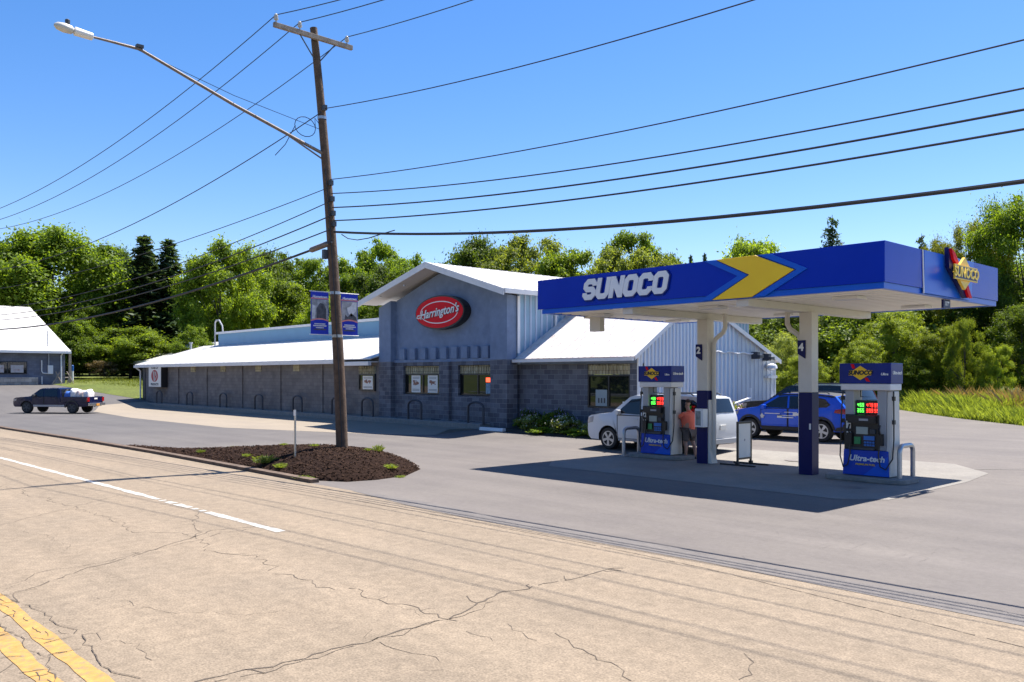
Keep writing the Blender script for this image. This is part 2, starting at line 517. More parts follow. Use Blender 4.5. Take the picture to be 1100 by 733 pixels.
# ------------------------------------------------------------------ setting: ground, road, lot
ter = MB()
gx = [-420, -300, -200, -150, -120, -100, -84, -75, -66, -50, -30, 0, 30, 80, 160, 300]
gy = [-300, -160, -80, -40, -20, -9, 0, 10, 21.5, 25.5, 35, 45, 60, 80, 120, 200, 400]
for i in range(len(gx) - 1):
    for j in range(len(gy) - 1):
        q = [(gx[i], gy[j]), (gx[i + 1], gy[j]), (gx[i + 1], gy[j + 1]), (gx[i], gy[j + 1])]
        ter.face([(x, y, hgt(x, y) - 0.03) for x, y in q])
o = ter.build("ground", M['grass'], fixn=False); o["kind"] = "structure"

EDGE = [(-140, 9.3), (-45, 9.6), (-35.8, 9.95), (-28, 10.1), (-17.7, 10.0)] + [ground(*p)[:2] for p in ((380, 528), (447, 545), (520, 560), (600, 575), (700, 594), (760, 605), (900, 633), (1000, 653), (1100, 674))]
EDGE += [(0.5, 8.6), (6, 8.2), (70, 8.2)]
sheet("parking_lot", [(-105, 9.4)] + EDGE[1:-1] + [(6, 30), (-4, 32.5), (-12.3, 41.2), (-18.6, 47.6), (-28, 58), (-36, 60), (-40, 40), (-75, 40), (-78, 30), (-84, 24), (-105, 30)], 0.0, M['lot'])
sheet("road", [(-140, -9.5)] + [(70, -9.5)] + EDGE[::-1], 0.004, M['road'])
band = [(x, y + 0.0) for x, y in EDGE[5:15]]
sheet("road_edge", [(x, y - 0.04) for x, y in band] + [(x, y + (0.42 + .1 * math.sin(i * 2.1) if 0 < i < 9 else 0.05)) for i, (x, y) in list(enumerate(band))[::-1]], 0.008, M['apron'])
sheet("footpath", [(-69, 24.5), (-69, 21.0), (-64, 19.0), (-52.7, 17.75), (-39.6, 17.7), (-31.5, 20.2), (-28.4, 21.9), (-29.6, 23.6), (-28.4, 24.5)], 0.004, M['concrete'])
sheet("pump_pad", [(-17.4, 17.7), (-16.6, 16.75), (-8.2, 16.55), (-7.4, 17.2), (-7.4, 22.9), (-8.6, 24.0), (-16.4, 24.0), (-17.4, 23.2)], 0.006, M['pad'])
# raised kerb walk along the shop front
kb = MB()
kb.box(-70.6, -28.2, 24.2, 24.83, 0.1, 0.40)
o = kb.build("sidewalk", M['island'], bevel=0.02); o["kind"] = "structure"
# roadside kerb
kb = MB()
for (a, b) in zip(EDGE[0:4], EDGE[1:5]):
    a = Vector((*a, 0)); b = Vector((*b, 0)); n = (b - a).normalized(); p = Vector((-n.y, n.x, 0)) * 0.22
    kb.face([a + Vector((0, 0, .085)), b + Vector((0, 0, .085)), b + p + Vector((0, 0, .085)), a + p + Vector((0, 0, .085))])
    kb.face([a, b, b + Vector((0, 0, .085)), a + Vector((0, 0, .085))])
    kb.face([a + p, b + p, b + p + Vector((0, 0, .085)), a + p + Vector((0, 0, .085))])
e = EDGE[4]; kb.face([(e[0], e[1], 0), (e[0], e[1] + .22, 0), (e[0], e[1] + .22, .085), (e[0], e[1], .085)])
o = kb.build("kerb", M['kerb']); o["kind"] = "structure"
# lawn between the two shops
lw = [ground(40, 412), ground(100, 421), ground(152, 429.5), ground(190, 429)]
sheet("lawn", [(p[0], p[1]) for p in lw] + [(-62, 42), (-75, 60), (-130, 60), (-105, 31)], 0.012, M['grass'])

# painted lines
def stripe(name, segs, y0, y1, off, m):
    b = MB()
    for (x0, x1) in segs:
        n = max(1, int((x1 - x0) / 0.5))
        for k in range(n):
            a = x0 + (x1 - x0) * k / n; c = x0 + (x1 - x0) * (k + 1) / n
            b.face([(a, y0, off), (c, y0, off), (c, y1, off), (a, y1, off)])
    o = b.build(name, m, fixn=False); o["kind"] = "structure"; return o
def wob(x): return 0.012 * math.sin(x * 3.1) + 0.008 * math.sin(x * 9.7 + 1)
wl = MB()
rc = random.Random(8)
xs = np.arange(-41, -12.45, 0.15)
for a, c in zip(xs, xs[1:]):
    if a < -32.0 or (-17.9 < a < -15.2 and rc.random() < .22): continue
    f = lambda x: 6.35 + 0.022 * (x + 21)
    wl.face([(a, f(a) - .075 + wob(a), .009), (c, f(c) - .075 + wob(c), .009), (c, f(c) + .075 + wob(c + 7), .009), (a, f(a) + .075 + wob(a + 7), .009)])
o = wl.build("lane_line", M['white_paint'], fixn=False); o["kind"] = "structure"
yl = MB()
xs = np.arange(-60, 20, 0.25)
for a, c in zip(xs, xs[1:]):
    for y in (2.24, 1.93):
        yl.face([(a, y - .085 + wob(a + y), .009), (c, y - .085 + wob(c + y), .009), (c, y + .085 + wob(c * 1.3), .009), (a, y + .085 + wob(a * 1.3), .009)])
o = yl.build("centre_line", M['yellow_paint'], fixn=False); o["kind"] = "structure"
# faint parking line in the lot at right
pl = MB()
a, b = ground(985, 503.5), ground(1100, 505.5)
pl.face([(a[0], a[1], a[2] + .008), (b[0], b[1], b[2] + .008), (b[0] + .1, b[1] + .12, b[2] + .008), (a[0] + .1, a[1] + .12, a[2] + .008)])
o = pl.build("bay_line", mat("worn_line", (0.36, 0.34, 0.32), 0.9, var=0.2, scale=6), fixn=False); o["kind"] = "structure"

# cracks in the old road surface
ck = MB()
rc = random.Random(3)
def crack(pxs, w, branch=0.25, jit=0.05, z=0.0075):
    P = [Vector(ground(*p)) for p in pxs]
    pts = []
    for a, b in zip(P, P[1:]):
        n = max(2, int((b - a).length / 0.10))
        for k in range(n): pts.append(a.lerp(b, k / n))
    pts.append(P[-1])
    ja = 0; out = []
    for k, p in enumerate(pts):
        ja = ja * 0.75 + rc.uniform(-jit, jit)
        t = (pts[min(k + 1, len(pts) - 1)] - pts[max(k - 1, 0)]); t.normalize()
        nrm = Vector((-t.y, t.x, 0))
        out.append((p + nrm * ja, nrm))
    for (a, na), (b, nb) in zip(out, out[1:]):
        wa = w * .52 * rc.uniform(0.2, 1.0); wb = w * .52 * rc.uniform(0.2, 1.0)
        if rc.random() < 0.07: continue
        ck.face([(a - na * wa)[:2] + (z,), (b - nb * wb)[:2] + (z,), (b + nb * wb)[:2] + (z,), (a + na * wa)[:2] + (z,)])
        if rc.random() < branch * 0.07:
            q = a.copy(); d = (b - a).normalized(); d = Vector((d.x * .4 - d.y * rc.choice((-1, 1)), d.y * .4 + d.x * rc.choice((-1, 1)), 0))
            for _ in range(rc.randint(2, 4)):
                q2 = q + d * 0.05 + Vector((rc.uniform(-.04, .04), rc.uniform(-.04, .04), 0)); nn = Vector((-d.y, d.x, 0)) * w * .2
                ck.face([(q - nn)[:2] + (z,), (q2 - nn)[:2] + (z,), (q2 + nn)[:2] + (z,), (q + nn)[:2] + (z,)]); q = q2
crack([(208, 733), (290, 716), (400, 690), (455, 673), (510, 655), (540, 640), (585, 628), (672, 612)], 0.030, 0.8, 0.05)
crack([(230, 733), (330, 712), (430, 684), (500, 660), (530, 647)], 0.014, 0.6, 0.06)
crack([(0, 665), (20, 637), (75, 617), (140, 601), (205, 578), (230, 571), (275, 566)], 0.018, 0.7)
crack([(0, 632), (40, 618), (120, 603), (200, 583), (262, 569)], 0.012, 0.6)
crack([(0, 521), (45, 537), (100, 553), (150, 570), (205, 578), (235, 592), (275, 598), (300, 617), (345, 630), (385, 634), (410, 648), (445, 656), (490, 668)], 0.016, 0.8, 0.09)
crack([(215, 548), (205, 562), (212, 573), (204, 578)], 0.014, 0.5)
crack([(0, 565), (60, 550), (130, 532), (260, 515)], 0.012, 0.2, 0.04)
crack([(590, 679), (610, 693), (645, 706), (665, 718), (672, 733)], 0.014, 0.8, 0.06)
crack([(412, 690), (440, 700), (475, 712)], 0.010, 0.5)
crack([(800, 703), (812, 714), (806, 727), (800, 733)], 0.012, 0.4)
crack([(545, 672), (575, 690)], 0.008, 0.3)
crack([(500, 680), (530, 690)], 0.008, 0.3)
crack([(100, 645), (180, 655), (240, 665), (300, 660)], 0.007, 0.9, 0.1)
crack([(60, 680), (130, 690), (170, 710)], 0.008, 0.5, 0.1)
crack([(0, 640), (20, 652), (55, 664), (75, 684), (110, 705), (140, 733)], 0.014, 0.8, 0.06, 0.0125)
crack([(0, 672), (40, 700), (70, 733)], 0.014, 0.8, 0.05, 0.0125)
crack([(0, 725), (22, 708), (32, 722)], 0.012, 0.4, 0.05)
crack([(30, 570), (60, 578), (75, 590)], 0.008, 0.4, 0.08)
crack([(382, 538), (500, 560), (640, 587), (760, 612), (1000, 672), (1100, 698)], 0.02, 0.05, 0.01, 0.0075)
for _ in range(16):
    x = rc.uniform(0, 800); y = rc.uniform(560, 733)
    crack([(x, y), (x + rc.uniform(6, 40), y + rc.uniform(-4, 10))], 0.004, 0.2, 0.08)
for k in range(60):                       # crazing across the yellow lines
    x = rc.uniform(-13, -5.5); y = rc.choice((2.24, 1.93)) + rc.uniform(-.04, .04); p = Vector((x, y, 0)); d = Vector((rc.uniform(-.4, .4), 1, 0)) if rc.random() < .6 else Vector((1, rc.uniform(-.3, .3), 0))
    p -= d * .1
    for _ in range(rc.randint(3, 6)):
        q = p + d * .045 + Vector((rc.uniform(-.02, .02), rc.uniform(-.015, .015), 0)); n_ = Vector((-d.y, d.x, 0)).normalized() * rc.uniform(.002, .006)
        ck.face([(p - n_)[:2] + (.0125,), (q - n_)[:2] + (.0125,), (q + n_)[:2] + (.0125,), (p + n_)[:2] + (.0125,)]); p = q
o = ck.build("road_cracks", M['crack'], fixn=False); o["kind"] = "structure"
# crazed cracks in the lot
ck = MB()
for _ in range(70):
    x = rc.gauss(880, 90); y = 565 + (x - 790) * 0.1 + rc.gauss(0, 12)
    crack([(x, y), (x + rc.uniform(-18, 22), y + rc.uniform(-4, 7))], 0.006, 0.3, 0.05, 0.004)
crack([(640, 548), (700, 556), (790, 570)], 0.005, 0.4, 0.06, 0.004)
for _ in range(16):
    x = rc.uniform(470, 1100); y = 535 + (x - 470) * 0.19 + rc.uniform(-8, 8)
    crack([(x, y), (x + rc.uniform(8, 50), y + rc.uniform(2, 9))], 0.006, 0.3, 0.04, 0.0122)
o = ck.build("lot_cracks", mat("lot_crack", (0.12, 0.11, 0.105), 0.95), fixn=False); o["kind"] = "structure"
# oil and tar marks on lot and pad
st = MB()
def blot(px, py, rx, ry, z):
    p = ground(px, py); n = 18; ph = rc.uniform(0, 6)
    st.face([(p[0] + rx * math.cos(2 * PI * k / n) * (1 + .25 * math.sin(3 * k + ph)), p[1] + ry * math.sin(2 * PI * k / n) * (1 + .25 * math.cos(2 * k + ph)), p[2] + z) for k in range(n)])
for a in [(912, 524, .35, .2, .0105), (470, 470, .9, .25, .003), (860, 496, .5, .2, .0105), (985, 527, .25, .5, .0035), (815, 505, .5, .25, .0105), (700, 503, .6, .3, .0105)]:
    blot(*a)
o = st.build("oil_stains", mat("oil_stain", (0.16, 0.14, 0.13), 0.7), fixn=False); o["kind"] = "structure"

# ------------------------------------------------------------------ the shop
FY = 24.8            # front wall plane
shop = thing("store_building", "long grey block store with white metal roofs and blue stucco gable front", "store", (-45, FY, 0.25))
SO = Vector((-45, FY, 0.25))
def part(b, name, m, parent=shop, **k):
    """parts of the shop are built in world space and re-based on the thing"""
    base = Vector(parent_world(parent))
    b.v = [tuple(Vector(v) - base) for v in b.v]
    return b.build(name, m, parent, **k)
def parent_world(o):
    p = Vector(o.location)
    q = o.parent
    while q: p += Vector(q.location); q = q.parent
    return p

G0, G1 = -36.9, -27.1      # gable front
W0 = -70.6                 # left end of the long wing
R1 = -20.57                # right end of the right wing
RY = 25.6                  # right wing front
# long wing wall
b = MB(); b.box(W0, G0, FY, FY + 14, 0.25, 3.45); part(b, "wing_wall", M['block_plain'])
for px in (192, 222.5, 260.5, 301.5, 346.5):
    x = onY(px, 420, FY)[0]
    b = MB(); b.box(x - .09, x + .09, FY - .07, FY - .003, 0.38, 3.3); part(b, "pilaster", M['block_plain'])
b = MB(); b.box(W0 - .02, W0 + .5, FY - .05, FY - .003, .38, 3.3); part(b, "corner_post", M['darkgrey'])
# lamps / vents below the long eave
for px in (208, 240, 278, 319):
    x = onY(px, 397, FY)[0]
    b = MB(); b.box(x - .36, x + .36, FY - .06, FY - .003, 2.78, 3.22)
    for k in range(5): b.box(x - .32 + k * .14, x - .26 + k * .14, FY - .08, FY - .061, 2.8, 3.2)
    part(b, "glass_block_vent", M['lattice'])
# long wing roof (thin slab with standing ribs)
def roof_slab(x0, x1, y0, z0, y1, z1, th, rib=0.6, name="roof", m=None, edge=True):
    b = MB()
    b.prism([(y0, z0), (y1, z1), (y1, z1 - th), (y0, z0 - th)], lambda a, c, t: (t, a, c), x0, x1)
    n = int(abs(x1 - x0) / rib)
    for k in range(n + 1):
        x = x0 + .02 + (x1 - x0 - .04) * k / n
        b.prism([(y0 + .01, z0 + .002), (y1, z1 + .002), (y1, z1 + .018), (y0 + .01, z0 + .018)], lambda a, c, t: (t, a, c), x - .02, x + .02)
    return part(b, name, m or M['roof'])
roof_slab(W0 - .5, G0 - .003, 24.3, 3.40, 30.0, 5.05, 0.05, 0.9)
b = MB(); b.box(W0 - .52, G0 - 2.6, 24.20, 24.36, 3.16, 3.34); part(b, "gutter", M['trim'])
b = MB(); b.box(G0 - 2.55, G0 - .05, 24.17, 24.36, 3.04, 3.24); part(b, "gutter", M['trim'])
b = MB(); b.prism([(24.3, 3.33), (30.0, 4.98), (30, 3.4), (24.3, 3.2)], lambda a, c, t: (t, a, c), W0 - .44, W0 - .4); part(b, "rake_board", M['trim'])
b = MB(); b.box(W0 - .4, G0 - .05, 24.362, FY - .003, 3.2, 3.26); part(b, "eave_soffit", M['soffit'])
# upper block behind the long roof
b = MB(); b.box(-68.2, G0 + .5, 30.0, 44, 3.5, 5.95); part(b, "clerestory", mat("clerestory_blue", (0.15, 0.32, 0.48), .5, var=.06, scale=1))
b = MB(); b.box(-68.4, G0 + .4, 29.85, 44.1, 5.953, 6.12); part(b, "coping", M['trim'])
for px in (355,):
    pass
# rear roof beyond the left end
q0 = onY(126, 389, 30.5)
roof_slab(q0[0], -69.2, 30.5, q0[2], 38, q0[2] + 2.1, 0.08, 1.2, "rear_roof")
b = MB(); b.box(q0[0], W0 - .52, 30.38, 30.49, q0[2] - .28, q0[2] + .02); part(b, "rear_fascia", M['trim'])
b = MB(); b.box(q0[0] + 3.5, W0 - .6, 31.5, 38, 0.2, q0[2] - .1); part(b, "rear_wall", M['block_plain'])
# mast and vent pipe on the roof
p = onY(235, 366, 30.0)
b = MB(); b.tube([(p[0] - .5, 29.9, 4.6), (p[0] - .5, 29.9, 6.9), (p[0] - .3, 29.9, 7.1), (p[0] + .3, 29.9, 7.1), (p[0] + .9, 29.9, 6.6), (p[0] + 1.0, 29.9, 6.1)], .065, 8); part(b, "service_mast", M['grey'], smooth=True)
p = onY(205, 366, 33)
b = MB(); b.tube([(p[0], 33, 4.2), (p[0], 33, 5.6)], .11, 10); b.tube([(p[0], 33, 5.6), (p[0], 33, 5.75)], .19, 10); part(b, "vent_pipe", M['steel'], smooth=True)
# left downspout
b = MB(); b.tube([(W0 - .35, 24.3, 3.2), (W0 - .1, 24.6, 2.9), (W0 - .1, 24.6, .6), (W0 - .3, 24.3, .4)], .07, 8); part(b, "downspout", M['trim'], smooth=True)

# gable front
b = MB()
gpts = [(G0, .25), (G1, .25), (G1, 6.1), (-31.95, 7.55), (G0, 6.1)]
b.prism([(G0 + .05, 3.22), (G1 - .05, 3.22), (G1 - .05, 6.0), (-31.95, 7.52), (G0 + .05, 6.0)], lambda a, c, t: (a, t, c), FY + .35, FY + .6)
part(b, "gable_wall", M['stucco'])
for x0, x1 in ((G0, G0 + 1.05), (G1 - 1.1, G1)):
    b = MB()
    tp = lambda x: 6.02 + (x - G0) * .275 if x < -31 else 6.02 + (G1 - x) * .30
    b.prism([(x0, 3.22), (x1, 3.22), (x1, tp(x1)), (x0, tp(x0))], lambda a, c, t: (a, t, c), FY, FY + .348)
    part(b, "stucco_pier", M['stucco'])
    b = MB(); b.box(x0, x1, FY, FY + .6, .25, 3.217); part(b, "block_pier", M['block'])
b = MB(); b.box(G0 + 1.053, G1 - 1.103, FY + .22, FY + .348, 3.17, 3.30); part(b, "stucco_ledge", M['stucco'])
# row of dentil blocks
for k in range(9):
    x = onY(433.5 + k * 11.15, 384, FY + .3)[0]
    b = MB(); b.box(x - .22, x + .22, FY + .18, FY + .347, 3.303, 3.86); part(b, "dentil", M['stucco'], bevel=.02)
# block panel below with windows; wall made of strips round the openings
wz0, wz1, vz1 = 1.62, 2.60, 2.98
openings = [(-35.1, -32.2), (-30.75, -28.22)]
b = MB()
yb0, yb1 = FY + .25, FY + .6
edges = [G0 + 1.053] + [e for o_ in openings for e in o_] + [G1 - 1.103]
b.box(edges[0], edges[-1], yb0, yb1, .25, wz0 - .03)
b.box(edges[0], edges[-1], yb0, yb1, vz1 + .02, 3.168)
for i in range(0, len(edges), 2):
    b.box(edges[i], edges[i + 1], yb0, yb1, wz0 - .03, vz1 + .02)
part(b, "front_wall", M['block'])
b = MB(); b.box(-31.85, -31.25, FY + .08, FY + .247, .25, 3.168); part(b, "block_pier", M['block'])

def window(x0, x1, y, z0, z1, zv, parent=shop, lat=True, mull=1):
    """dark framed shop window with a lattice transom"""
    b = MB(); f = .06
    b.box(x0, x1, y - .05, y + .06, z0, z0 + f); b.box(x0, x1, y - .05, y + .06, z1 - f, z1)
    b.box(x0, x0 + f, y - .05, y + .06, z0 + f, z1 - f); b.box(x1 - f, x1, y - .05, y + .06, z0 + f, z1 - f)
    for k in range(mull):
        xm = x0 + (x1 - x0) * (k + 1) / (mull + 1)
        b.box(xm - .035, xm + .035, y - .04, y + .05, z0 + f, z1 - f)
    w = part(b, "window", M['frame'], parent)
    b = MB(); b.box(x0 + f, x1 - f, y + .0, y + .02, z0 + f, z1 - f)
    g = part_child(b, "pane", M['glass'], w)
    if lat:
        n = mull + 1
        for k in range(n):
            a = x0 + (x1 - x0) * k / n + .02; c = x0 + (x1 - x0) * (k + 1) / n - .02
            b = MB(); b.box(a, c, y + .0, y + .08, z1 + .01, zv)
            nx = max(3, int((c - a) / .16))
            for i in range(nx + 1):
                xx = a + (c - a) * i / nx
                b.box(max(a, xx - .02), min(c, xx + .02), y - .04, y - .003, z1 + .01, zv)
            b.box(a, c, y - .02, y - .005, (z1 + zv) / 2 - .015, (z1 + zv) / 2 + .025)
            part_child(b, "lattice_transom", M['lattice'], w)
    return w
def part_child(b, name, m, parent, **k):
    base = parent_world(parent)
    b.v = [tuple(Vector(v) - base) for v in b.v]
    return b.build(name, m, parent, **k)
w1 = window(openings[0][0], openings[0][1], FY + .42, wz0, wz1, vz1)
w2 = window(openings[1][0], openings[1][1], FY + .42, wz0, wz1, vz1)
def poster(w, x0, x1, y, z0, z1):
    b = MB(); b.box(x0, x1, y - .012, y - .004, z0, z1)
    b.cur = 1
    for _ in range(16):
        cx = (x0 + x1) / 2 + rc.uniform(-.18, .18) * (x1 - x0) / .7; cz = z0 + (z1 - z0) * rc.uniform(.45, .68)
        s = rc.uniform(.03, .08); b.box(cx - s, cx + s, y - .016 - rc.random() * .004, y - .0125, cz - s * .7, cz + s * .7)
    b.cur = 2
    for zz in (.80, .87): b.box(x0 + .1, x1 - .1, y - .015, y - .0125, z0 + (z1 - z0) * zz, z0 + (z1 - z0) * zz + .025)
    for zz in (.10, .17): b.box(x0 + .08, x1 - .08, y - .015, y - .0125, z0 + (z1 - z0) * zz, z0 + (z1 - z0) * zz + .03)
    part_child(b, "poster", [M['paper'], mat("food_print", (0.30, 0.14, 0.09), .7, var=.6, scale=12), mat("print_ink", (0.32, 0.30, 0.28), .7)], w)
wy = FY + .42
poster(w1, -34.62, -33.88, wy, wz0 + .06, wz1 - .07)
poster(w1, -33.28, -32.5, wy, wz0 + .06, wz1 - .07)
b = MB(); b.box(-28.95, -28.3, wy - .015, wy - .004, 2.22, 2.42); part_child(b, "open_sign", M['neon'], w2)
b = MB(); b.box(-28.95, -28.62, wy - .015, wy - .004, 1.70, 2.17); part_child(b, "notice", mat("notice_blue", (0.16, 0.30, 0.42), .6, var=.4, scale=10), w2)
# small window in the wing beside the gable
xa, xb = onY(387, 410, FY)[0], onY(404, 410, FY)[0]
w3 = window(xa, xb, FY - .062, 1.72, 2.60, 3.0, lat=True, mull=0)
poster(w3, xa + .35, xb - .2, FY - .062, 1.8, 2.5)

# gable roof with deep front overhang
b = MB()
ov = FY - .75
xr, zr = -31.9, 7.82
for (xe, ze) in ((G0 - .75, 6.33), (G1 + .65, 6.18)):
    b.prism([(xr, zr), (xe, ze), (xe, ze - .1), (xr, zr - .1)], lambda a, c, t: (a, t, c), ov, 45)
    n = 34
    for k in range(n + 1):
        y = ov + .25 + (45 - ov - .3) * k / n
        b.prism([(xr, zr + .002), (xe, ze + .002), (xe, ze + .018), (xr, zr + .018)], lambda a, c, t: (a, t, c), y - .03, y + .03)
part(b, "gable_roof", M['roof'])
b = MB()
for (xe, ze) in ((G0 - .75, 6.33), (G1 + .65, 6.18)):
    b.prism([(xr, zr + .02), (xe, ze + .02), (xe, ze - .27), (xr, zr - .27)], lambda a, c, t: (a, t, c), ov - .06, ov - .004)
part(b, "barge_board", M['trim'])
b = MB()
for (xe, ze) in ((G0 - .7, 6.2), (G1 + .6, 6.05)):
    b.prism([(xr, zr - .13), (xe, ze + .01), (xe, ze - .02), (xr, zr - .16)], lambda a, c, t: (a, t, c), ov, FY + .34)
part(b, "overhang_soffit", M['soffit'])
b = MB(); b.box(G1 + .62, G1 + .72, ov, 45, 6.0, 6.2); part(b, "gutter", M['trim'])
for (xe, ze) in ((G0 + .6, 6.6), (-34.2, 7.0)):
    b = MB(); b.lathe([(.09, ze - .085), (.09, ze - .05)], 12, org=(xe, FY - .35, 0)); part(b, "soffit_light", M['chrome'])
# ribbed upper side walls of the gable block
def ribbed(x, y0, y1, zf0, zf1, name, mA, step=.3, rib=.09, face=1):
    """ribbed metal wall in the plane X=x from zf0(y) to zf1(y), ribs standing out on the face side"""
    b = MB()
    n = max(2, int((y1 - y0) / 1.0))
    for k in range(n):
        a, c = y0 + (y1 - y0) * k / n, y0 + (y1 - y0) * (k + 1) / n
        b.face([(x, a, zf0(a)), (x, c, zf0(c)), (x, c, zf1(c)), (x, a, zf1(a))])
    b.cur = 1
    y = y0 + .05
    while y < y1 - rib:
        e = .04 * face
        a, c = y, y + rib
        P = [(x + .001 * face, a, zf0(a)), (x + e, a + .02, zf0(a)), (x + e, c - .02, zf0(c)), (x + .001 * face, c, zf0(c))]
        Q = [(x + .001 * face, a, zf1(a)), (x + e, a + .02, zf1(a)), (x + e, c - .02, zf1(c)), (x + .001 * face, c, zf1(c))]
        for i in range(3): b.face([P[i], P[i + 1], Q[i + 1], Q[i]])
        b.face(Q)
        y += step
    return part(b, name, mA)
ribbed(G1, FY + .62, 44, lambda y: 3.0, lambda y: 6.08, "side_cladding", [M['siding'], M['siding_w']], .34, .12)
ribbed(G0, FY + .62, 44, lambda y: 3.0, lambda y: 6.1, "side_cladding", [M['siding'], M['siding_w']], .34, .12, -1)
for y_ in (FY + .61, 43.9):
    b = MB(); b.box(G0 + .02, G1 - .02, y_, y_ + .02, .3, 6.0); part(b, "inner_wall", M['stucco'])
b = MB(); b.box(G1 - .02, G1 + .05, FY + .603, FY + .72, 3.5, 6.0); part(b, "corner_trim", M['white'])
b = MB(); b.tube([(G1 + .7, FY + 2.9, 6.0), (G1 + .12, FY + 2.9, 5.7), (G1 + .12, FY + 2.9, 4.3)], .06, 8); part(b, "downspout", M['trim'], smooth=True)

# right wing
E0 = 3.46; AY, AZ = 29.35, 5.80; BY, BZ = 35.7, 3.28
wx0, wx1 = -23.15, -20.95
b = MB()
b.box(G1 - .6, wx0, RY, RY + .4, .2, 3.0); b.box(wx1, R1, RY, RY + .4, .2, 3.0)
b.box(wx0, wx1, RY, RY + .4, .2, 1.22); b.box(wx0, wx1, RY, RY + .4, 2.97, 3.0)
part(b, "front_wall", M['block'])
b = MB(); b.box(G1 - .6, R1, RY - .015, RY + .3, 3.003, 3.42); part(b, "frieze_band", M['stucco'])
w4 = window(wx0 + .01, wx1 - .01, RY + .06, 1.24, 2.55, 2.95)
b = MB(); b.box(-22.75, -22.15, RY + .04, RY + .052, 1.3, 1.95)
b.cur = 1
for k in range(3): b.box(-22.62 + k * .15, -22.54 + k * .15, RY + .034, RY + .039, 1.42, 1.62)
part_child(b, "notice", [mat("price_sheet", (0.30, 0.36, 0.38), .6), M['darkgrey']], w4)
b = MB(); b.box(-21.35, -21.03, RY + .04, RY + .052, 1.3, 1.5); part_child(b, "notice", M['paper'], w4)
def zt(y): return E0 + (AZ - E0) * (y - RY) / (AY - RY) if y < AY else AZ + (BZ - AZ) * (y - AY) / (BY - AY)
ribbed(R1, RY + .1, AY, lambda y: .2, lambda y: zt(y) - .06, "end_cladding", [M['siding_w'], M['white']], .23, .12)
ribbed(R1, AY, 32.4, lambda y: .2, lambda y: zt(y) - .06, "end_cladding", [M['siding_w'], M['white']], .3, .10)
ribbed(R1, 32.4, BY, lambda y: .2, lambda y: zt(y) - .06, "end_cladding", [M['siding_g'], M['siding_g']], .34, .08)
b = MB(); b.box(R1 - .02, R1 + .05, RY - .02, RY + .1, .2, 3.4); part(b, "corner_trim", M['white'])
b = MB(); b.box(R1 - 6, R1 - .02, BY - .1, BY, .2, 3.2); part(b, "back_wall", M['siding_g'])
b = MB()
ey = RY - .35; ez = E0 - .35 * (AZ - E0) / (AY - RY)
b.prism([(ey, ez), (AY, AZ), (BY + .2, BZ - .08), (BY + .2, BZ - .16), (AY, AZ - .09), (ey, ez - .08)], lambda a, c, t: (t, a, c), G1 + .003, R1 + .12)
for k in range(20):
    x = G1 + .1 + k * .335
    b.prism([(ey, ez + .002), (AY, AZ + .002), (AY, AZ + .014), (ey, ez + .014)], lambda a, c, t: (t, a, c), x - .02, x + .02)
rf = part(b, "wing_roof", mat("flecked_roof", (0.66, 0.64, 0.62), .45, var=.04, scale=1.2, stain=(0.40, 0.27, 0.20), sscale=3.2, samt=.55))
b = MB(); b.box(G1 - .5, R1 + .12, ey - .035, ey - .004, ez - .10, ez - .01); part(b, "rusty_drip_edge", M['rust'])
b = MB(); b.box(G1 - .6, R1 + .14, ey - .16, ey - .04, ez - .16, ez - .03); part(b, "gutter", M['trim'])
b = MB()
b.prism([(ey, ez + .04), (AY, AZ + .04), (BY + .2, BZ - .04), (BY + .2, BZ - .22), (AY, AZ - .16), (ey, ez - .14)], lambda a, c, t: (t, a, c), R1 + .123, R1 + .17)
part(b, "rake_trim", M['trim'])
x = -27.25
b = MB(); b.tube([(x, ey - .1, ez - .1), (x, RY - .4, 3.1), (x, RY - .4, .5), (x + .05, RY - .55, .4)], .055, 8); part(b, "downspout", M['white'], smooth=True)
# fittings on the end wall
def wl(px, py): return onX(px, py, R1 + .06)
p = wl(766, 378); q = wl(809, 380)
b = MB()
n = 14
b.tube([(R1 + .10 + .03 * math.sin(k), p[1] + (q[1] - p[1]) * k / n, p[2] + (q[2] - p[2]) * k / n + .03 * math.sin(k * 1.4)) for k in range(n + 1)], .035, 6)
part(b, "conduit", M['trim'], smooth=True)
for (px, py) in ((809, 381), (821, 383)):
    p = wl(px, py)
    b = MB(); b.box(R1 + .03, R1 + .35, p[1] - .12, p[1] + .12, p[2] - .2, p[2] + .12); b.box(R1 + .35, R1 + .5, p[1] - .16, p[1] + .16, p[2] - .16, p[2] - .02)
    part(b, "wall_floodlight", M['darkgrey'], bevel=.02)
p = wl(824, 393); b = MB(); b.lathe([(.05, .1), (.22, .02), (.25, -.12), (.1, -.2)], 14, org=(R1 + .3, p[1], p[2])); b.box(R1 + .03, R1 + .3, p[1] - .04, p[1] + .04, p[2] - .02, p[2] + .06); part(b, "wall_lamp", M['white'], smooth=True)
p = wl(826, 405); b = MB(); b.box(R1 + .03, R1 + .26, p[1] - .38, p[1] + .38, p[2] - .06, p[2] + .06); part(b, "wall_shelf", M['trim'])
b = MB(); p = wl(762, 436); q = wl(788, 427); b.tube([(R1 + .9, p[1], p[2]), (R1 + .9, q[1], q[2])], .045, 8); b.tube([(R1 + .9, q[1], q[2] + .4), (R1 + .9, q[1], .3)], .045, 8)
b.tube([(R1 + .9, p[1], p[2]), (R1 + .9, p[1], .3)], .045, 8); part(b, "ramp_rail", M['white'], smooth=True)

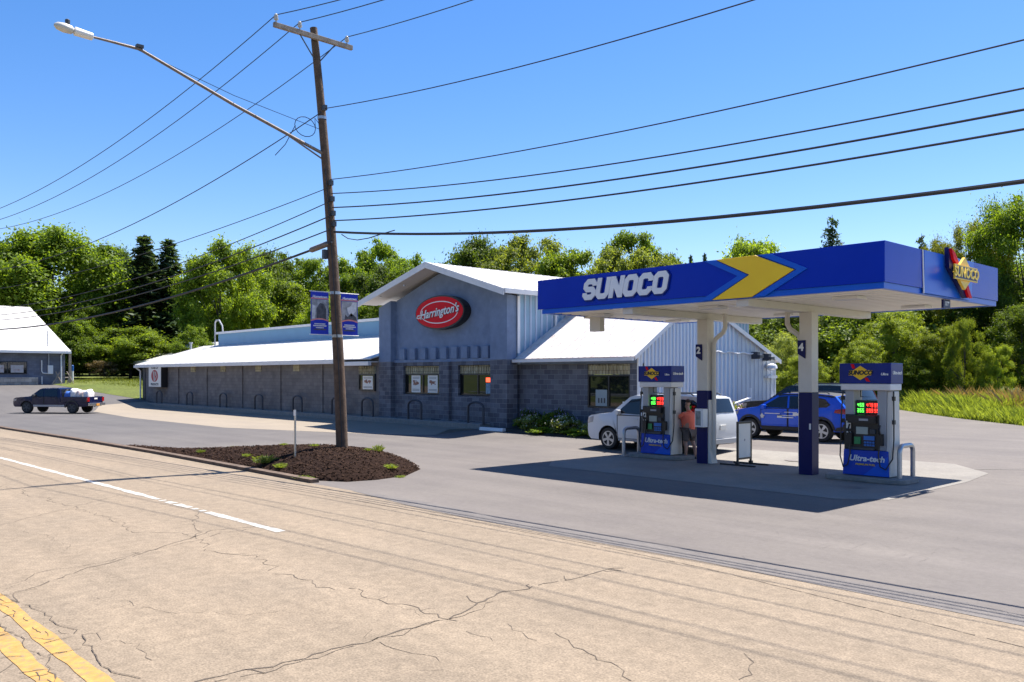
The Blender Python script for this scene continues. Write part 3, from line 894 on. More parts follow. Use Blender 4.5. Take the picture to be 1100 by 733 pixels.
ws_ = thing("wheel_stop", "low white concrete block lying at the foot of the gable's right pier", "wheel stop", (onY(529, 455, 24.0)[0], 24.0, hgt(0, 24.0)))
b = MB(); b.prism([(-.12, 0), (.12, 0), (.08, .14), (-.08, .14)], lambda a, c, t: (t, a, c), -.75, .75); b.build("block", M['trim'], ws_, bevel=.015)
# oval shop sign
s_c = ((onY(473, 335, FY - .0)[0]), FY - .08, 5.50)
sign = thing("oval_sign", "red oval Harrington's sign with white ring on blue gable", "sign", s_c)
def ell(rx, rz, n=48): return [(rx * math.cos(2 * PI * k / n), rz * math.sin(2 * PI * k / n)) for k in range(n)]
b = MB(); b.prism(ell(1.86, .80), lambda a, c, t: (a, t, c), 0.0, .42); b.build("sign_case", M['black'], sign)
b = MB(); b.prism(ell(1.79, .735), lambda a, c, t: (a, t, c), -.02, -.002); b.build("sign_face", M['red'], sign)
b = MB()
o1, o2 = ell(1.44, .53, 64), ell(1.395, .487, 64)
for k in range(64):
    k2 = (k + 1) % 64
    b.face([(o1[k][0], -.028, o1[k][1]), (o1[k2][0], -.028, o1[k2][1]), (o2[k2][0], -.028, o2[k2][1]), (o2[k][0], -.028, o2[k][1])])
b.build("white_ring", M['white'], sign)
tx = text_obj("lettering", "Harrington's", .57, M['white'], sign, (0.02, -.045, .02), (R(90), R(-5), 0), .38, .008, .006, 1.02)
tx = text_obj("lettering_shadow", "Harrington's", .57, M['darkgrey'], sign, (0.045, -.034, -.008), (R(90), R(-5), 0), .38, .010, .003, 1.02)
b = MB(); b.tube([(-1.3, -.04, -.17), (-1.55, -.04, -.22), (-1.68, -.04, -.20), (-1.62, -.04, -.10), (-1.4, -.04, -.08)], .035, 6); b.build("flourish", M['white'], sign)

# square product sign at the left end of the wing
pL = onY(159, 418, FY - .55)
psign = thing("product_sign", "square white sign with red round emblem hung at far left end of block wing", "sign", (pL[0], FY - .5, 1.62))
b = MB(); b.box(0, 2.62, 0, .45, 0, 1.72); b.build("sign_case", M['black'], psign)
b = MB(); b.box(.06, 2.56, -.02, -.002, .05, 1.67); b.build("sign_face", M['paper'], psign)
cx, cz = 1.31, .88
b = MB(); b.prism(ell(.68, .46, 32), lambda a, c, t: (a + cx, t, c + cz), -.03, -.021)
b.cur = 1
b.prism([(-.35, .33), (-.1, .38), (.1, -.25), (.55, .1), (.5, -.05), (.1, -.42), (-.15, -.42)], lambda a, c, t: (a + cx, t, c + cz), -.036, -.031)
b.prism([(.0, .33), (.3, .33), (.4, .05), (.2, .0)], lambda a, c, t: (a + cx, t, c + cz), -.0355, -.0312)
b.build("emblem", [mat("emblem_red", (.42, .03, .03), .5), mat("emblem_grey", (.42, .40, .38), .5)], psign)
text_obj("lettering", "HOME OF", .26, M['darkgrey'], psign, (cx, -.026, 1.50), FRONT, 0, .01, .003, 1.25)
text_obj("lettering", "PRODUCTS", .24, M['darkgrey'], psign, (cx, -.026, .23), FRONT, 0, .01, .003, 1.25)

# hoop guards along the wall
hoop_px = [(171, 0, "first hoop guard from the far left, below the square product sign"), (203.7, 0, "dark hoop guard by block wall, second from the far left"), (239.7, 0, "dark hoop guard by block wall, third from the far left"),
           (277.8, 0, "dark hoop guard by block wall, fourth from the far left"), (319.4, 0, "dark hoop guard by block wall, behind the roadside marker stake"), (361.8, 0, "dark hoop guard by block wall, half hidden behind the utility pole"),
           (394.5, 0, "dark hoop guard under the small window beside the gable"), (445.5, 0, "dark hoop guard under the gable window with two posters"), (511, 0, "dark hoop guard under the gable window with red open sign")]
first = None
for px, _, lab in hoop_px:
    x = onY(px, 440, FY - .35)[0]
    if first is None:
        first = thing("hoop_guard", lab, "hoop guard", (x, FY - .35, .38), 0, "hoop guards along the store wall")
        b = MB(); w = .52
        path = [(-w, 0, 0), (-w, 0, .72)] + [(-w * math.cos(PI * k / 8), 0, .72 + .24 * math.sin(PI * k / 8)) for k in range(1, 8)] + [(w, 0, .72), (w, 0, 0)]
        b.tube(path, .055, 8); b.build("hoop", M['hoop'], first, smooth=True)
        b = MB(); b.box(-w - .1, -w + .1, -.1, .1, 0, .02); b.box(w - .1, w + .1, -.1, .1, 0, .02); b.build("foot_plate", M['hoop'], first)
    else:
        dup(first, (x, FY - .35, .38), 0, lab)

# ------------------------------------------------------------------ fuel canopy
CX0, CX1, CY0, CY1 = -17.4, -7.45, 17.12, 23.7
CZ0, CZ1 = 4.27, 5.23
can = thing("fuel_canopy", "long blue flat canopy with white SUNOCO letters over the fuel pumps", "canopy", (-12.4, 20.4, 0))
CO = Vector((-12.4, 20.4, 0))
def cpart(b, name, m, parent=None, **k):
    b.v = [tuple(Vector(v) - CO) for v in b.v]
    return b.build(name, m, parent or can, **k)
FB = 4.40
b = MB()
b.box(CX0, CX1, CY0, CY0 + .12, FB, CZ1); b.box(CX0, CX1, CY1 - .12, CY1, FB, CZ1)
b.box(CX0, CX0 + .12, CY0 + .121, CY1 - .121, FB, CZ1); b.box(CX1 - .12, CX1, CY0 + .121, CY1 - .121, FB, CZ1)
cpart(b, "fascia", M['sblue'])
b = MB()
i = .03
b.box(CX0 + i + .12, CX1 - i, CY0 + i, CY0 + .13, CZ0, FB - .003); b.box(CX0 + i + .12, CX1 - i, CY1 - .13, CY1 - i, CZ0, FB - .003)
b.box(CX0 + i + .12, CX0 + .26, CY0 + .131, CY1 - .131, CZ0, FB - .003); b.box(CX1 - .13, CX1 - i, CY0 + .131, CY1 - .131, CZ0, FB - .003)
cpart(b, "lower_band", M['sblue2'])
b = MB(); b.box(CX0 + .13, CX1 - .13, CY0 + .13, CY1 - .13, 5.0, 5.05); cpart(b, "roof_deck", M['grey'])
b = MB()
y = CY0 + .14
k = 0
while y < CY1 - .3:
    b.prism([(y, CZ0 + .06), (y + .17, CZ0 + .06), (y + .19, CZ0 + .02), (y + .37, CZ0 + .02), (y + .39, CZ0 + .06), (y + .39, CZ0 + .09), (y, CZ0 + .09)], lambda a, c, t: (t, a, c), CX0 + .27, CX1 - .14)
    y += .40
cpart(b, "soffit", M['panel'])
for x in (-14.2, -10.8):
    b = MB(); b.box(x - .16, x + .16, CY0 + .14, CY1 - .14, CZ0 - .16, CZ0 + .015); cpart(b, "cross_beam", M['cream'])
for x in (-16.3, -12.5, -8.9):
    for y in (18.6, 22.3):
        b = MB(); b.box(x - .3, x + .3, y - .22, y + .22, CZ0 - .05, CZ0 + .015); cpart(b, "canopy_light", M['trim'])
b = MB(); b.box(-17.0, -16.6, 18.9, 19.1, CZ0 - .45, CZ0 - .05); b.box(-17.2, -16.4, 18.85, 19.15, CZ0 - .05, CZ0 + .01); cpart(b, "speaker_box", M['cream'])
cols = ((-14.09, 20.6, "2"), (-10.72, 20.2, "4"))
for (x, y, s) in cols:
    b = MB(); b.box(x - .17, x + .17, y - .17, y + .17, 2.083, CZ0 - .16); col = cpart(b, "column", M['cream'], bevel=.012)
    b = MB(); b.box(x - .18, x + .18, y - .18, y + .18, .0, 2.08); b.v = [tuple(Vector(v) - CO) for v in b.v]; b.build("column_wrap", M['navy'], col, bevel=.012)
    b = MB(); b.prism([(x - .32, 3.32), (x - .175, 3.32), (x - .175, 2.78), (x - .32, 2.92)], lambda a, c, t: (a, t, c), y - .20, y - .16) if False else b.prism([(-.10, 3.40), (.10, 3.40), (.10, 2.94), (-.10, 3.06)], lambda a, c, t: (x - .09 + a, t, c), y - .215, y - .175)
    b.v = [tuple(Vector(v) - CO) for v in b.v]; fl = b.build("number_flag", M['navy'], col)
    text_obj("numeral", s, .26, M['white'], fl, Vector((x - .09, y - .22, 3.22)) - CO, FRONT, 0, .01)
    b = MB()
    xs_ = x + .25 if s == "2" else x - .24
    e = 1 if s == "2" else -1
    b.tube([(x + e * .62, y + .05, CZ0 - .02), (x + e * .62, y + .05, CZ0 - .42), (x + e * .55, y + .05, CZ0 - .55), (xs_ + e * .06, y + .05, CZ0 - .72), (xs_, y + .05, CZ0 - .85), (xs_, y + .05, .12)], .065, 10)
    cpart(b, "drain_pipe", M['cream'], smooth=True)
b = MB(); b.box(-10.6, -10.56, 19.99, 20.015, 1.15, 1.3); cpart(b, "switch_plate", M['trim'])
b = MB(); b.prism([(.20, 0), (.38, 0), (.30, .35), (.28, 1.8), (.2, 1.8)], lambda a, c, t: (-14.15 + a, t, c + .02), 20.45, 20.72); cpart(b, "column_guard", M['cream'])

# raised SUNOCO letters on the road side
LH = .56
def stroke(b, pts, w, fn, t0, t1, closed=False):
    n = len(pts); P = [Vector((*p, 0)) for p in pts]; L = []; Q = []
    for k in range(n):
        if closed: a, c = P[k - 1], P[(k + 1) % n]
        else: a, c = P[max(k - 1, 0)], P[min(k + 1, n - 1)]
        d1 = (P[k] - a).normalized() if (P[k] - a).length > 1e-6 else (c - P[k]).normalized()
        d2 = (c - P[k]).normalized() if (c - P[k]).length > 1e-6 else d1
        n1 = Vector((-d1.y, d1.x, 0)); n2 = Vector((-d2.y, d2.x, 0))
        mt = (n1 + n2).normalized(); s = w / 2 / max(.5, mt.dot(n1))
        L.append(P[k] + mt * s); Q.append(P[k] - mt * s)
    rng = range(n) if closed else range(n - 1)
    for k in rng:
        k2 = (k + 1) % n
        a, c, d, e = L[k], L[k2], Q[k2], Q[k]
        for t in (t0, t1): b.face([fn(*q[:2], t) for q in (a, c, d, e)])
        b.face([fn(*a[:2], t0), fn(*c[:2], t0), fn(*c[:2], t1), fn(*a[:2], t1)])
        b.face([fn(*e[:2], t0), fn(*d[:2], t0), fn(*d[:2], t1), fn(*e[:2], t1)])
    if not closed:
        for k in (0, n - 1):
            b.face([fn(*L[k][:2], t0), fn(*Q[k][:2], t0), fn(*Q[k][:2], t1), fn(*L[k][:2], t1)])
lw_, ls = .46, .145
h, g, ch = LH, ls / 2, .07
def letter(c):
    l, r, bo, t = g, lw_ - g, g, h - g
    m_ = h / 2
    if c == 'O': return [(l, bo + ch), (l + ch, bo), (r - ch, bo), (r, bo + ch), (r, t - ch), (r - ch, t), (l + ch, t), (l, t - ch)], True
    if c == 'C': return [(r, m_ - .07), (r, bo + ch), (r - ch, bo), (l + ch, bo), (l, bo + ch), (l, t - ch), (l + ch, t), (r - ch, t), (r, t - ch), (r, m_ + .07)], False
    if c == 'U': return [(l, h), (l, bo + ch), (l + ch, bo), (r - ch, bo), (r, bo + ch), (r, h)], False
    if c == 'S': return [(r, t - .12), (r, t - ch), (r - ch, t), (l + ch, t), (l, t - ch), (l, m_ + ch * .9), (l + ch, m_), (r - ch, m_), (r, m_ - ch * .9), (r, bo + ch), (r - ch, bo), (l + ch, bo), (l, bo + ch), (l, bo + .12)], False
lx = onY(627, 310, CY0)[0]; rx = onY(722, 300, CY0)[0]
pit = (rx - lx - .12) / 6
lets = MB(); shad = MB()
for k, c in enumerate("SUNOCO"):
    x0 = lx + k * pit
    for (bb, dx, dz, t0, t1, ws) in ((lets, 0, 0, CY0 - .065, CY0 - .045, ls), (shad, .012, -.008, CY0 - .043, CY0 - .003, ls + .05)):
        fn = lambda a, z, t: (x0 + a + dx + (z - .1) * .22, t, 4.545 + z + dz)
        if c == 'N':
            s_ = ws
            bb.prism([(0, 0), (s_, 0), (s_, .26), (lw_ - s_, 0), (lw_, 0), (lw_, h), (lw_ - s_, h), (lw_ - s_, .30), (s_, h), (0, h)], fn, t0, t1)
        else:
            p_, cl = letter(c); stroke(bb, p_, ws, fn, t0, t1, cl)
cpart(lets, "lettering", mat("letter_white", (.80, .82, .85), .4), fixn=True)
cpart(shad, "letter_case", M['topper'], fixn=True)

# yellow chevron with lighter blue edges
def cy(px, py): q = onY(px, py, CY0); return (q[0], min(CZ1 - .005, max(FB - .12, q[2])))
xa = lambda px: onY(px, 300, CY0)[0]
ZT, ZB, ZM = CZ1 - .003, FB - .11, 4.80
yA = [(xa(770), ZT), (xa(812), ZT), (xa(854), ZM + .02), (xa(808), ZB), (xa(766), ZB), (xa(806), ZM)]
b = MB(); b.prism(yA, lambda a, c, t: (a, t, c), CY0 - .05, CY0 - .004); cpart(b, "chevron", M['gold'], bevel=.01)
b = MB()
b.prism([(xa(757), ZT), (xa(768), ZT), (xa(804), ZM), (xa(764), ZB), (xa(752), ZB), (xa(793), ZM)], lambda a, c, t: (a, t, c), CY0 - .03, CY0 - .004)
b.prism([(xa(815), ZT), (xa(828), ZT), (xa(868), ZM + .02), (xa(822), ZB), (xa(810), ZB), (xa(856), ZM + .02)], lambda a, c, t: (a, t, c), CY0 - .03, CY0 - .004)
cpart(b, "chevron_edge", M['sblue2'])
# emblem on the right-hand fascia
XE = CX1
def ez_(px, py): q = onX(px, py, XE); return q[1], q[2]
b = MB()
ya, yb_ = 19.05, 21.95
b.prism([(ya, CZ1 - .003), (yb_ + .05, CZ1 - .003), (yb_ - .15, FB - .10), (ya - .0, FB - .10)], lambda a, c, t: (t, a, c), XE + .004, XE + .018); cpart(b, "end_panel", M['sblue2'])
b = MB(); b.prism([(ya - .10, CZ1 - .004), (ya - .055, CZ1 - .004), (ya + .0, FB - .11), (ya - .045, FB - .11)], lambda a, c, t: (t, a, c), XE + .004, XE + .02); cpart(b, "white_stripe", M['trim'])
ec = (20.72, 4.83)
def eb(a, c, t): return (t, ec[0] + a, ec[1] + c)
b = MB(); b.prism([(-.56, 0), (0, .37), (.56, 0), (0, -.37)], eb, XE + .20, XE + .26); em = cpart(b, "emblem_diamond", M['yellow'])
b = MB(); b.box(XE + .262, XE + .29, ec[0] - .70, ec[0] + .70, ec[1] - .165, ec[1] + .165); cpart(b, "emblem_band", M['yellow'])
b = MB(); b.box(XE + .292, XE + .296, ec[0] - .66, ec[0] + .66, ec[1] - .135, ec[1] + .135); cpart(b, "emblem_plate", M['navy'])
b = MB(); b.prism([(-.62, .52), (-.40, .44), (-.16, .20), (-.34, .20), (-.50, .30)], eb, XE + .14, XE + .198); cpart(b, "emblem_arrow", M['red'])
b = MB(); b.prism([(.62, -.52), (.44, -.50), (.18, -.22), (.36, -.20)], eb, XE + .14, XE + .198); cpart(b, "emblem_arrow", M['red'])
b = MB(); b.prism([(-.66, .55), (-.42, .47), (.62, -.50), (.40, -.53), (-.6, .1)], eb, XE + .051, XE + .138); cpart(b, "emblem_case", M['navy'])
text_obj("emblem_lettering", "SUNOCO", .31, M['gold'], can, Vector((XE + .30, ec[0], ec[1] - .005)) - CO, SIDE, .15, .010, .004, 1.12)
b = MB(); b.box(XE - .2, XE - .15, ec[0] - .15, ec[0] + .25, CZ0 - .2, CZ0 - .003); hp = cpart(b, "height_tag", M['navy'])
text_obj("tag_lettering", "13'7\"", .13, M['white'], hp, Vector((XE - .147, ec[0] + .05, CZ0 - .1)) - CO, SIDE, 0, .004, .002)

# ------------------------------------------------------------------ dispensers
def dispenser(loc, lab):
    d = thing("fuel_dispenser", lab, "fuel pump", loc, 0, "fuel dispensers under the canopy")
    W, D = .56, .29
    b = MB(); b.prism([(-W, .12), (W, .12), (W - .03, .72), (-W + .03, .72)], lambda a, c, t: (a, t, c), -D, D); lp = b.build("lower_panel", M['pumpblue'], d, bevel=.01)
    for s in (-1, 1):
        y = s * (D + .004); b = MB()
        b.prism([(-.05, .13), (W - .01, .13), (W - .03, .60)], lambda a, c, t: (a, t, c), y, y + s * .004)
        b.build("light_sweep", M['sblue2'], lp)
    for s in (-1, 1):
        text_obj("lettering", "Ultra-tech", .19, M['white'], lp, (0 - .03 * s, s * (D + .009), .52), (R(90), 0, 0 if s < 0 else PI), .2, .006, .003, 1.08)
        text_obj("small_print", "PREMIUM FUEL", .06, M['yellow'], lp, (0 * s, s * (D + .009), .38), (R(90), 0, 0 if s < 0 else PI), .1, .001, .002, 1.2)
    b = MB(); b.box(-W + .06, W - .26, -D + .02, D - .02, .722, 1.56); hd = b.build("head", M['black'], d, bevel=.012)
    for s in (-1, 1):
        y0 = s * (D - .02)
        def bx(x0, x1, z0, z1, t, name, m, par=hd):
            a, c = sorted((y0 + s * .002, y0 + s * t)); q = MB()
            q.box(x0 if s < 0 else -x1 - .2, x1 if s < 0 else -x0 - .2, a, c, z0, z1); return q.build(name, m, par)
        bx(-.40, .26, 1.36, 1.54, .10, "brow_panel", M['black']); bx(-.12, .1, 1.42, 1.47, .103, "brow_mark", M['grey'])
        bx(-.22, .06, .0 + 1.10, 1.27, .03, "screen", M['screen'])
        bx(.12, .24, 1.12, 1.22, .05, "card_reader", M['darkgrey'])
        bx(-.27, -.12, .86, 1.03, .03, "receipt_slot", M['keygreen'])
        bx(-.04, .22, .96, 1.06, .03, "keypad", M['keyblue'])
        q = MB(); a, c = sorted((y0 + s * .002, y0 + s * .028))
        for k in range(4):
            for j in range(2):
                xx = -.03 + k * .065
                if s > 0: xx = -xx - .25
                q.box(xx, xx + .05, a, c, .82 + j * .065, .865 + j * .065)
        q.build("grade_button", M['keyblue'], hd)
        bx(-.47, -.36, 1.22, 1.40, .02, "sticker", M['paper']); bx(-.46, -.37, 1.05, 1.15, .02, "sticker", M['paper'])
        bx(-.40, .22, .73, .78, .05, "tray", M['darkgrey'])
    b = MB(); b.box(-.28, .30, -.16, .16, 1.563, 1.90); ld = b.build("price_display", M['black'], d, bevel=.008)
    for s in (-1, 1):
        def digit(bb, x, z, w, hh, n):
            segs = {'3': 'abcdg', '5': 'afgcd', '9': 'abcfgd', '4': 'fgbc', '0': 'abcdef', '7': 'abc', '2': 'abged', '8': 'abcdefg'}[n]
            t = .016; a, c = sorted((s * .161, s * .168))
            S = {'a': (x, x + w, z + hh - t, z + hh), 'd': (x, x + w, z, z + t), 'g': (x, x + w, z + hh / 2 - t / 2, z + hh / 2 + t / 2),
                 'f': (x, x + t, z + hh / 2 + t / 2, z + hh - t), 'e': (x, x + t, z + t, z + hh / 2 - t / 2), 'b': (x + w - t, x + w, z + hh / 2 + t / 2, z + hh - t), 'c': (x + w - t, x + w, z + t, z + hh / 2 - t / 2)}
            for k in segs: bb.box(S[k][0], S[k][1], a, c, S[k][2], S[k][3])
        for row, (st1, st2) in enumerate((("355", "399"), ("459", "479"))):
            for txt, x0_, mm_, nm_ in ((st1, -.25, M['led_g'], "green_digits"), (st2, -.03, M['led_r'], "red_digits"), ("99", .16, M['led_r'], "red_digits")):
                q = MB()
                for k, n in enumerate(txt): digit(q, x0_ + k * .058, 1.61 + row * .13, .040, .092, n)
                q.build(nm_, mm_, ld)
    for x in (-.42, .36):
        b = MB(); b.box(x - .11, x + .11, -.22, .22, .722 if x > 0 else 1.4, 2.14); b.build("upright", M['grey'], d, bevel=.015)
    b = MB(); b.box(-W + .03, -W + .14, -D + .03, D - .03, .722, 1.4); b.build("nozzle_side", M['black'], d)
    # wide flared cheek on the right
    b = MB(); b.prism([(-.28, .12), (.28, .12), (.25, .72), (.20, 2.12), (-.20, 2.12), (-.25, .72)], lambda a, c, t: (t, a, c), W - .085, W + .03); b.build("side_cheek", M['cream'], d, bevel=.02)
    b = MB(); b.box(-.62, .62, -.33, .33, 2.30, 2.78); tp = b.build("sign_box", M['topper'], d, bevel=.012)
    b = MB(); b.box(-.60, .60, -.31, .31, 2.14, 2.297); b.build("sign_skirt", M['trim'], tp, bevel=.02)
    b = MB(); b.tube([(-.18, -.15, 2.14), (-.18, -.15, 1.98), (.14, -.15, 1.98), (.14, -.15, 2.14)], .014, 6); b.build("hanger_frame", M['black'], d)
    for s in (-1, 1):
        fn = lambda a, c, t: (-s * 0 + (a - .10 if s < 0 else -(a - .10)), s * t, 2.55 + c)
        b = MB(); b.prism([(-.27, 0), (0, .17), (.27, 0), (0, -.17)], fn, 0.334, 0.342); b.build("diamond", M['yellow'], tp)
        b = MB(); b.prism([(-.24, .21), (-.16, .21), (-.12, .11), (-.19, .10)], fn, 0.334, 0.340); b.prism([(.24, -.21), (.15, -.20), (.10, -.12), (.17, -.11)], fn, 0.334, 0.340); b.build("arrow", M['red'], tp)
        b = MB(); b.prism([(-.285, -.055), (.265, -.055), (.285, .065), (-.265, .065)], fn, 0.343, 0.346); b.build("logo_band", M['yellow'], tp)
        text_obj("lettering", "SUNOCO", .135, M['black'], tp, (-.10 if s < 0 else .10, s * .349, 2.552), (R(90), 0, 0 if s < 0 else PI), .2, .008, .003, 1.0)
        if s < 0: text_obj("lettering", "Ultra", .075, M['white'], tp, (.47, s * .334, 2.52), (R(90), 0, 0), .2, .003, .003, 1.1)
    text_obj("lettering", "Ultra-tech", .11, M['white'], tp, (.625, .0, 2.55), SIDE, .2, .003, .003, 1.1)
    # hoses and nozzles either side
    for s in (-1, 1):
        x = s * (W + .05)
        b = MB()
        b.tube([(x, -.16, 2.12), (x + s * .02, -.2, 1.6), (x + s * .03, -.22, 1.0), (x + s * .02, -.27, .55), (x - s * .1, -.36, .30), (x - s * .22, -.38, .36), (x - s * .27, -.36, .62), (x - s * .25, -.32, .98)], .017, 8)
        b.build("hose", M['black'], d, smooth=True)
        b = MB(); b.box(x - s * .30, x - s * .18, -.35, -.275, .85, 1.12); b.tube([(x - s * .24, -.33, 1.1), (x - s * .24, -.39, 1.22), (x - s * .24, -.33, 1.32)], .022, 6); b.build("nozzle", M['black'], d)
        b = MB()
        for z in (1.95, 1.4): b.box(x - .035, x + .035, -.2, -.13, z - .05, z + .05)
        b.build("hose_clamp", M['black'], d)
    return d
P4 = (-9.08, 20.10, .02); P2 = (-15.93, 20.95, .02)
d4 = dispenser(P4, "blue fuel pump nearest the camera, beside the right end hoop bollard")
d2 = dup(d4, P2, 0, "blue fuel pump the man in the coral shirt is leaning on")
def island(loc, lab):
    b = MB()
    n = 8; L, Wd = .98, .52
    pts = [(L - .25 + .25 * math.cos(a), Wd - .25 + .25 * math.sin(a)) for a in [PI / 2 * k / n for k in range(n + 1)]]
    pts = pts + [(-x, y) for x, y in pts[::-1]] + [(-x, -y) for x, y in pts] + [(x, -y) for x, y in pts[::-1]]
    b.prism(pts, lambda a, c, t: (a, c, t), 0, .115)
    o = b.build("pump_island", M['island'], bevel=.02, loc=loc)
    return tag(o, lab, "pump island", "raised pump islands")
isl = island((P4[0], P4[1], .008), "raised rounded concrete kerb island under the nearest fuel pump")
i2 = isl.copy(); COL.objects.link(i2); i2.location = (P2[0], P2[1], .008); i2["label"] = "raised rounded concrete kerb island beneath the fuel pump by the man"

def bollard(loc, lab, w=.37, hh=.86):
    t = thing("hoop_bollard", lab, "bollard", loc, R(90), "steel hoop bollards at the pump ends")
    b = MB(); r = .16
    path = [(-w, 0, 0), (-w, 0, hh - r)] + [(-w + r - r * math.cos(a), 0, hh - r + r * math.sin(a)) for a in (PI / 8, PI / 4, 3 * PI / 8, PI / 2)] + [(w - r + r * math.sin(a), 0, hh - r + r * math.cos(a)) for a in (0, PI / 8, PI / 4, 3 * PI / 8)] + [(w, 0, hh - r), (w, 0, 0)]
    b.tube(path, .055, 12); b.build("hoop", M['steel'], t, smooth=True)
    b = MB(); b.box(-w - .1, -w + .1, -.1, .1, 0, .015); b.box(w - .1, w + .1, -.1, .1, 0, .015); b.build("base_plate", M['steel'], t)
    return t
bo = bollard((-8.34, 20.32, .008), "shiny steel hoop bollard right of the nearest fuel pump")
dup(bo, (-17.05, 20.9, .008), R(90), "steel hoop bollard at the far left end, in front of the white car")

# towel box on the column
tb = thing("towel_dispenser", "white box with grey window fixed on the blue column by the man", "towel box", (-14.03, 20.425, 1.05))
b = MB(); b.box(-.14, .14, -.24, -.003, 0, .52); b.build("box", M['white'], tb, bevel=.015)
b = MB(); b.box(-.11, .06, -.248, -.242, .05, .46); b.build("window", mat("box_window", (.22, .25, .26), .3, var=.5, scale=9), tb)

# free-standing sign board
sb = thing("pavement_sign", "white panel sign in black frame on spread black feet between columns", "sign", (-13.05, 20.95, .008), R(90))
b = MB()
b.box(-.36, -.31, -.025, .025, .06, 1.22); b.box(.31, .36, -.025, .025, .06, 1.22); b.box(-.31, .31, -.025, .025, 1.16, 1.22); b.box(-.31, .31, -.025, .025, .16, .21)
b.build("frame", M['black'], sb)
b = MB(); b.box(-.308, .308, -.012, .012, .212, 1.158); pn = b.build("panel", M['paper'], sb)
b = MB(); b.lathe([(.035, -.016), (.035, -.013)], 10, 'y', (0, 0, .70)); b.build("small_mark", M['grey'], pn)
for x in (-.34, .34):
    b = MB(); b.box(x - .03, x + .03, -.55, .55, .0, .04); b.box(x - .04, x + .04, -.05, .05, .041, .1); b.build("foot", M['black'], sb)

# ------------------------------------------------------------------ vehicles
def paint(name, col, metal=0.0): return mat(name, col, 0.25, metal, spec=0.45)
M['p_white'] = paint("silver_white_paint", (.62, .64, .66))
M['p_blue'] = paint("blue_paint", (.010, .090, .60))
M['p_black'] = paint("black_paint", (.02, .022, .026))
M['p_navy'] = paint("navy_paint", (.006, .009, .045))
M['p_grey'] = paint("pearl_paint", (.55, .56, .57))
M['clad'] = mat("cladding", (.025, .025, .028), .6)
M['lens'] = mat("headlamp", (.30, .31, .32), .12, coat=.5)
M['amber'] = mat("amber_lens", (.55, .20, .03), .2)
M['tail'] = mat("tail_lens", (.32, .01, .012), .15, coat=.5)
M['rim'] = mat("alloy", (.52, .53, .55), .3, .6)

